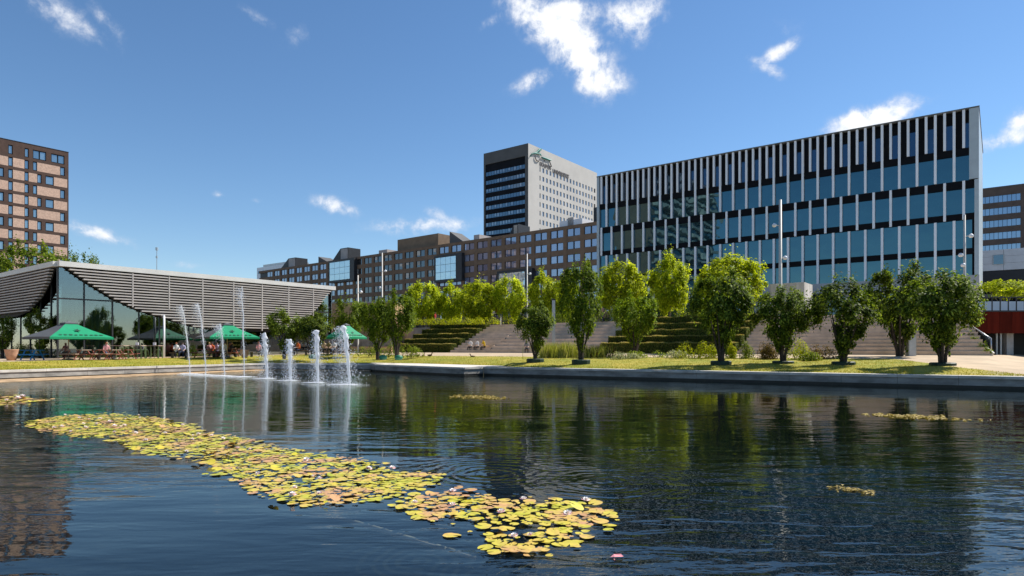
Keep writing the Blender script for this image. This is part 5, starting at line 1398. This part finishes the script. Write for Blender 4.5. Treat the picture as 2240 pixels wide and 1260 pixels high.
# ------------------------------------------------------------------ people
SKIN = [mat('skin_light', (.55, .34, .25), .6, .08, 8), mat('skin_tan', (.36, .20, .13), .6, .08, 8)]
HAIR = {k_: mat('hair_' + k_, c, .6, .2, 20) for k_, c in (('brown', (.06, .035, .02)), ('black', (.012, .01, .01)), ('blond', (.42, .28, .12)), ('red', (.35, .10, .04)))}
CL = {k_: mat('cloth_' + k_, c, .85, .1, 6) for k_, c in (('white', (.75, .74, .72)), ('yellow', (.75, .48, .02)), ('orange', (.62, .13, .04)), ('black', (.015, .015, .018)), ('navy', (.02, .03, .07)), ('denim', (.07, .11, .2)), ('pink', (.6, .28, .28)), ('beige', (.5, .38, .24)), ('grey', (.22, .22, .23)), ('red', (.45, .04, .03)), ('lilac', (.45, .42, .58)), ('khaki', (.28, .22, .12)))}
def pose(kd, g):
    j = {}
    if kd == 'sit':
        lean = g.uniform(-.02, .10)
        j.update(pel=(0, 0, .52), sp=(0, -.02 - lean * .3, .72), ch=(0, -.03 - lean, .95), nk=(0, -.05 - lean * 1.2, 1.10), hd=(0, -.07 - lean * 1.3, 1.21), tp=(0, -.06 - lean * 1.3, 1.31))
        for s, q in ((-1, 'l'), (1, 'r')):
            sp = g.uniform(.09, .16); fy = g.uniform(-.5, -.36)
            j.update({'hp' + q: (s * .09, -.02, .50), 'kn' + q: (s * sp, -.44, .52), 'an' + q: (s * sp, fy, .09), 'to' + q: (s * (sp + .02), fy - .15, .04),
                      'sh' + q: (s * .175, -.03 - lean, 1.03), 'el' + q: (s * .23, -.10 - lean, .76), 'wr' + q: (s * g.uniform(.07, .16), -.30 - lean, g.uniform(.66, .80))})
    else:
        st = g.uniform(.05, .16) if kd == 'walk' else .02
        j.update(pel=(0, 0, .93), sp=(0, -.01, 1.12), ch=(0, 0, 1.33), nk=(0, -.01, 1.48), hd=(0, -.03, 1.59), tp=(0, -.02, 1.70))
        for s, q in ((-1, 'l'), (1, 'r')):
            f = st * s
            j.update({'hp' + q: (s * .09, 0, .90), 'kn' + q: (s * .10, -.04 - f * .8, .49), 'an' + q: (s * .10, .03 - f * 1.6, .08), 'to' + q: (s * .12, -.13 - f * 1.6, .035),
                      'sh' + q: (s * .18, 0, 1.41), 'el' + q: (s * .235, .03 + f * .5, 1.13), 'wr' + q: (s * .23, -.06 + f, .89)})
    return j
BON = [('pel', 'sp'), ('sp', 'ch'), ('ch', 'nk'), ('nk', 'hd'), ('hd', 'tp')] + [(a, c) for q in 'lr' for a, c in (('pel', 'hp' + q), ('hp' + q, 'kn' + q), ('kn' + q, 'an' + q), ('an' + q, 'to' + q), ('ch', 'sh' + q), ('sh' + q, 'el' + q), ('el' + q, 'wr' + q))]
RAD = dict(pel=(.15, .11), sp=(.135, .095), ch=(.16, .11), nk=(.055, .055), hd=(.082, .098), tp=(.055, .06), hp=(.088, .088), kn=(.058, .058), an=(.038, .04), to=(.036, .03), sh=(.062, .062), el=(.044, .044), wr=(.028, .028))
def person(loc, rot, kd, shirt, legs, hair, label, seed, skin=0, scale=1.0, group=None):
    g = random.Random(seed); j = pose(kd, g); names = list(j); idx = {k_: i for i, k_ in enumerate(names)}
    me = bpy.data.meshes.new('tmp'); me.from_pydata([j[k_] for k_ in names], [(idx[a], idx[c]) for a, c in BON], []); me.update()
    o = bpy.data.objects.new('tmp', me); col.objects.link(o)
    o.modifiers.new('skin', 'SKIN').use_smooth_shade = True
    o.modifiers.new('sub', 'SUBSURF').levels = 1
    if not me.skin_vertices:
        bm_ = bmesh.new(); bm_.from_mesh(me); bm_.verts.layers.skin.verify(); bm_.to_mesh(me); bm_.free()
    for i, k_ in enumerate(names):
        r = RAD[k_[:2] if k_[:2] in RAD and k_ not in RAD else k_]
        me.skin_vertices[0].data[i].radius = r; me.skin_vertices[0].data[i].use_root = (k_ == 'pel')
    bpy.context.view_layer.update()
    bm2 = bpy.data.meshes.new_from_object(o.evaluated_get(bpy.context.evaluated_depsgraph_get()))
    vs = [tuple(v.co) for v in bm2.vertices]; fs_ = [tuple(p.vertices) for p in bm2.polygons]
    bpy.data.objects.remove(o); bpy.data.meshes.remove(me); bpy.data.meshes.remove(bm2)
    J = {k_: Vector(v) for k_, v in j.items()}
    def reg(c):
        best, br_ = 9, None
        for a, e in BON:
            A, E = J[a], J[e]; t = max(0, min(1, (c - A).dot(E - A) / (E - A).length_squared)); d = (c - A.lerp(E, t)).length - (.05 if a in ('pel', 'sp', 'ch') else 0)
            if d < best: best, br_ = d, (a, e, t)
        a, e, t = br_
        if e in ('hd', 'tp'): return 0
        if e[:2] == 'wr': return 0 if t > .35 else 1
        if e[:2] == 'el': return 1
        if e[:2] == 'to': return 3
        if e[:2] in ('kn', 'an', 'hp') or (a == 'pel' and t < .12): return 2
        return 1
    b = MB(); b.v = vs; b.f = fs_; b.m = [reg(sum((Vector(vs[q]) for q in f), Vector()) / len(f)) for f in fs_]
    for q in 'lr':                                        # hands with five fingers
        w, e = J['wr' + q], J['el' + q]; d = (w - e).normalized(); side = d.cross(Vector((0, 0, 1))).normalized(); dn = d.cross(side)
        b.tube([w - d * .02, w + d * .05, w + d * .09], [.026, .038, .034], 6)
        for k_ in range(4): s = side * (k_ - 1.5) * .018; L_ = (.065, .078, .074, .055)[k_]; b.tube([w + d * .085 + s, w + d * (.085 + L_ * .55) + s, w + d * (.08 + L_ * .85) + s + dn * .02], [.009, .008, .006], 5)
        b.tube([w + d * .03 + side * .03, w + d * .06 + side * .06, w + d * .09 + side * .065 + dn * .01], [.011, .010, .007], 5)
    hd = J['hd']; b.tube([hd + Vector((0, -.09, .012)), hd + Vector((0, -.118, -.012)), hd + Vector((0, -.095, -.02))], [.008, .014, .012], 5)
    for s in (-1, 1):
        b.tube([hd + Vector((s * .03, -.088, .02)), hd + Vector((s * .03, -.098, .02))], [.011, .007], 5, 4)
        b.tube([hd + Vector((s * .078, .0, .015)), hd + Vector((s * .094, .01, .0))], [.022, .014], 5)
    b.tube([hd + Vector((-.022, -.092, -.05)), hd + Vector((.022, -.092, -.05))], .006, 4, 4)
    t = thing('person', label, 'person', loc, rot, group, (scale,) * 3)
    b.build('body', [SKIN[skin], CL[shirt], CL[legs], CL['black'], HAIR['black']], t, True)
    hb = MB(); n_, mrow = 10, 5
    for r_ in range(mrow + 1):
        ph = (r_ / mrow) * R(112)
        for q in range(n_):
            a = 2 * math.pi * q / n_; k_ = 1.0; drop = 0 if math.sin(a) < -.3 else .035 * (r_ / mrow)
            hb.v.append((hd.x + .093 * math.sin(ph) * math.cos(a), hd.y + .012 + .105 * math.sin(ph) * math.sin(a) * (.86 if math.sin(a) < 0 else 1.08), hd.z + .035 + .10 * math.cos(ph) - drop + (.055 if math.sin(a) < -.5 and r_ == mrow else 0)))
    for r_ in range(mrow):
        for q in range(n_): hb.f.append((r_ * n_ + q, r_ * n_ + (q + 1) % n_, (r_ + 1) * n_ + (q + 1) % n_, (r_ + 1) * n_ + q)); hb.m.append(0)
    hb.build('hair', HAIR[hair], t, True)
    return t
def stair_z(px, k, n_):
    O_ = OS + EYY * (RUN * k / n_ + .12); s = on_line(px, O_, -EXX); v = O_ - EXX * s; return Vector((v.x, v.y, OS.z + RISE * (k + 1) / n_))
FC = ANG                                                # facing the pond from the steps
for i, (px, sh, lg, hr_, lb) in enumerate([(1030, 'white', 'black', 'brown', 'person in white shirt and dark trousers seated leftmost on the lowest steps'), (1045, 'white', 'black', 'black', 'person in white shirt seated in the middle of the three on the lowest steps'), (1060, 'yellow', 'black', 'brown', 'person in bright yellow shirt seated on the lowest steps')]):
    p = stair_z(px, 1, NS); p.z -= .45 - .02; person(p, FC + (.2 - .2 * i), 'sit', sh, lg, hr_, lb, 300 + i, group='people on the steps', scale=1.0)
for i, (px, k, sh, lg, hr_, lb) in enumerate([(1088, 16, 'red', 'black', 'brown', 'person in dark red top seated near the top of the steps'), (1101, 16, 'white', 'denim', 'blond', 'person in white top seated near the top of the steps'), (1113, 16, 'beige', 'grey', 'brown', 'person in beige top seated at the right of the top group'), (1152, 0, 'grey', 'black', 'black', 'person in grey seated on the lowest seating step behind the short dark tree')]):
    p = stair_z(px, k, NS) if k else stair_z(px, 0, 9); p.z -= .45; person(p, FC + .3 * (i - 1), 'sit', sh, lg, hr_, lb, 320 + i, group='people on the steps')
M['bench_wood'] = mat('bench_wood', (.2, .12, .07), .8, .2, 4)
def bench(px, d, z0, rot, label):
    t = thing('bench', label, 'bench', P(px, d, z0), rot, 'terrace benches')
    for i in range(3): pbox('seat_plank', t, -.8, .8, -.2 + i * .14, -.07 + i * .14, .40, .44, M['bench_wood'])
    for s in (-.6, .6): pbox('leg', t, s - .04, s + .04, -.18, .2, 0, .40, M['dark_metal'])
TER = [(232, 51.2, .95, 0.3, 'sit', 'pink', 'denim', 'red', 'red haired person seated at the row of picnic tables'),
       (385, 56, .97, .2, 'sit', 'white', 'black', 'red', 'long haired person in white top beside the white column'), (400, 56.3, .97, -.3, 'sit', 'lilac', 'navy', 'brown', 'person in lilac shirt and dark jeans right of the white column'),
       (457, 58.2, 1.0, .5, 'sit', 'pink', 'grey', 'blond', 'person in pink at the left of the parasol group'), (464, 58.6, 1.0, -.2, 'sit', 'orange', 'black', 'brown', 'person in orange shirt in the parasol group'),
       (474, 59.0, 1.0, .2, 'sit', 'lilac', 'denim', 'brown', 'person in lilac top in the parasol group'), (483, 58.0, 1.0, .6, 'sit', 'beige', 'khaki', 'blond', 'blond person in beige in the parasol group'),
       (493, 58.2, 1.0, -.5, 'sit', 'white', 'grey', 'brown', 'person in white shirt in the parasol group'), (504, 59.4, 1.0, 1.0, 'sit', 'black', 'black', 'blond', 'person in black at the right of the parasol group'),
       (565, 57, 1.03, .4, 'sit', 'pink', 'black', 'red', 'person in pink top left of the thick jets'), (655, 63, 1.15, -.9, 'sit', 'orange', 'navy', 'brown', 'person in orange red top seated between the terrace trees'),
       (708, 62, 1.2, .3, 'sit', 'beige', 'black', 'brown', 'person in beige left of the third parasol pole'), (719, 61.5, 1.2, 0, 'sit', 'khaki', 'black', 'brown', 'person in khaki below the third parasol'), (731, 62.3, 1.2, -.4, 'sit', 'white', 'navy', 'black', 'person in white below the third parasol'), (742, 61.4, 1.18, .2, 'walk', 'lilac', 'navy', 'black', 'person standing behind the nearest fountain spray')]
for i, (px, d, z0, rt_, kd, sh, lg, hr_, lb) in enumerate(TER):
    person(P(px, d, z0), rt_ + math.atan2(CX - px, F), kd, sh, lg, hr_, lb, 340 + i, group='people on the terrace', skin=i % 5 == 4)
for px, d, z0, lb in ((392, 56.5, .97, 'dark wooden bench under the pair beside the white column'), (565, 57.3, 1.03, 'dark wooden bench left of the thick jets'), (656, 63.3, 1.15, 'dark wooden bench between the terrace trees'), (712, 62.2, 1.2, 'dark wooden bench below the third parasol, left'), (731, 62.5, 1.2, 'dark wooden bench below the third parasol, right'), (232, 51.4, .95, 'dark wooden bench behind the picnic tables'), (462, 58.6, 1.0, 'dark wooden bench of the parasol group, left'), (483, 58.3, 1.0, 'dark wooden bench of the parasol group, middle'), (502, 59.2, 1.0, 'dark wooden bench of the parasol group, right')):
    bench(px, d, z0, 0, lb)
for i, (px, d, sh, lg, lb) in enumerate([(952, 80, 'red', 'black', 'person in red walking on the plaza behind the left hedges'), (1318, 68, 'pink', 'grey', 'person in pink standing at the top of the steps behind the tall tree')]):
    person(P(px, d, 4.6), 1.2 + i, 'walk', sh, lg, 'brown', lb, 400 + i, group='people on the plaza')

# ducks on the grass before the path
M['duck_brown'] = mat('duck_brown', (.12, .07, .04), .8, .3, 20)
M['duck_bill'] = mat('duck_bill', (.4, .25, .05), .6, .1, 20)
def duck(px, py, d, rot, label):
    z0 = zat(py, d); t = thing('duck', label, 'duck', P(px, d, z0), rot, 'ducks on the lawn')
    b = MB(); b.tube([(-.22, 0, .22), (-.12, 0, .18), (0, 0, .17), (.12, 0, .19), (.17, 0, .26), (.19, 0, .36), (.23, 0, .40), (.27, 0, .38)], [.015, .07, .10, .085, .045, .035, .05, .02], 8); b.build('body', M['duck_brown'], t, True)
    b = MB(); b.tube([(.26, 0, .385), (.34, 0, .365)], [.022, .014], 5); b.build('bill', M['duck_bill'], t)
    for s in (-1, 1): b = MB(); b.tube([(.0, s * .05, .12), (.0, s * .05, .01), (.06, s * .055, .005)], [.012, .01, .012], 5); b.build('leg', M['duck_bill'], t)
for px, py, rot, lb in ((914, 782.2, 2.6, 'brown duck leftmost on the grass before the left hedges'), (926, 781.6, 1.2, 'small brown duck between two others on the grass'), (940, 781.6, .2, 'brown duck third from left on the grass before the left hedges'), (1034, 784.5, 3.0, 'brown duck alone on the grass before the seated trio')):
    od, oz = table(OUT, px); duck(px, py, od - .8, rot, lb)
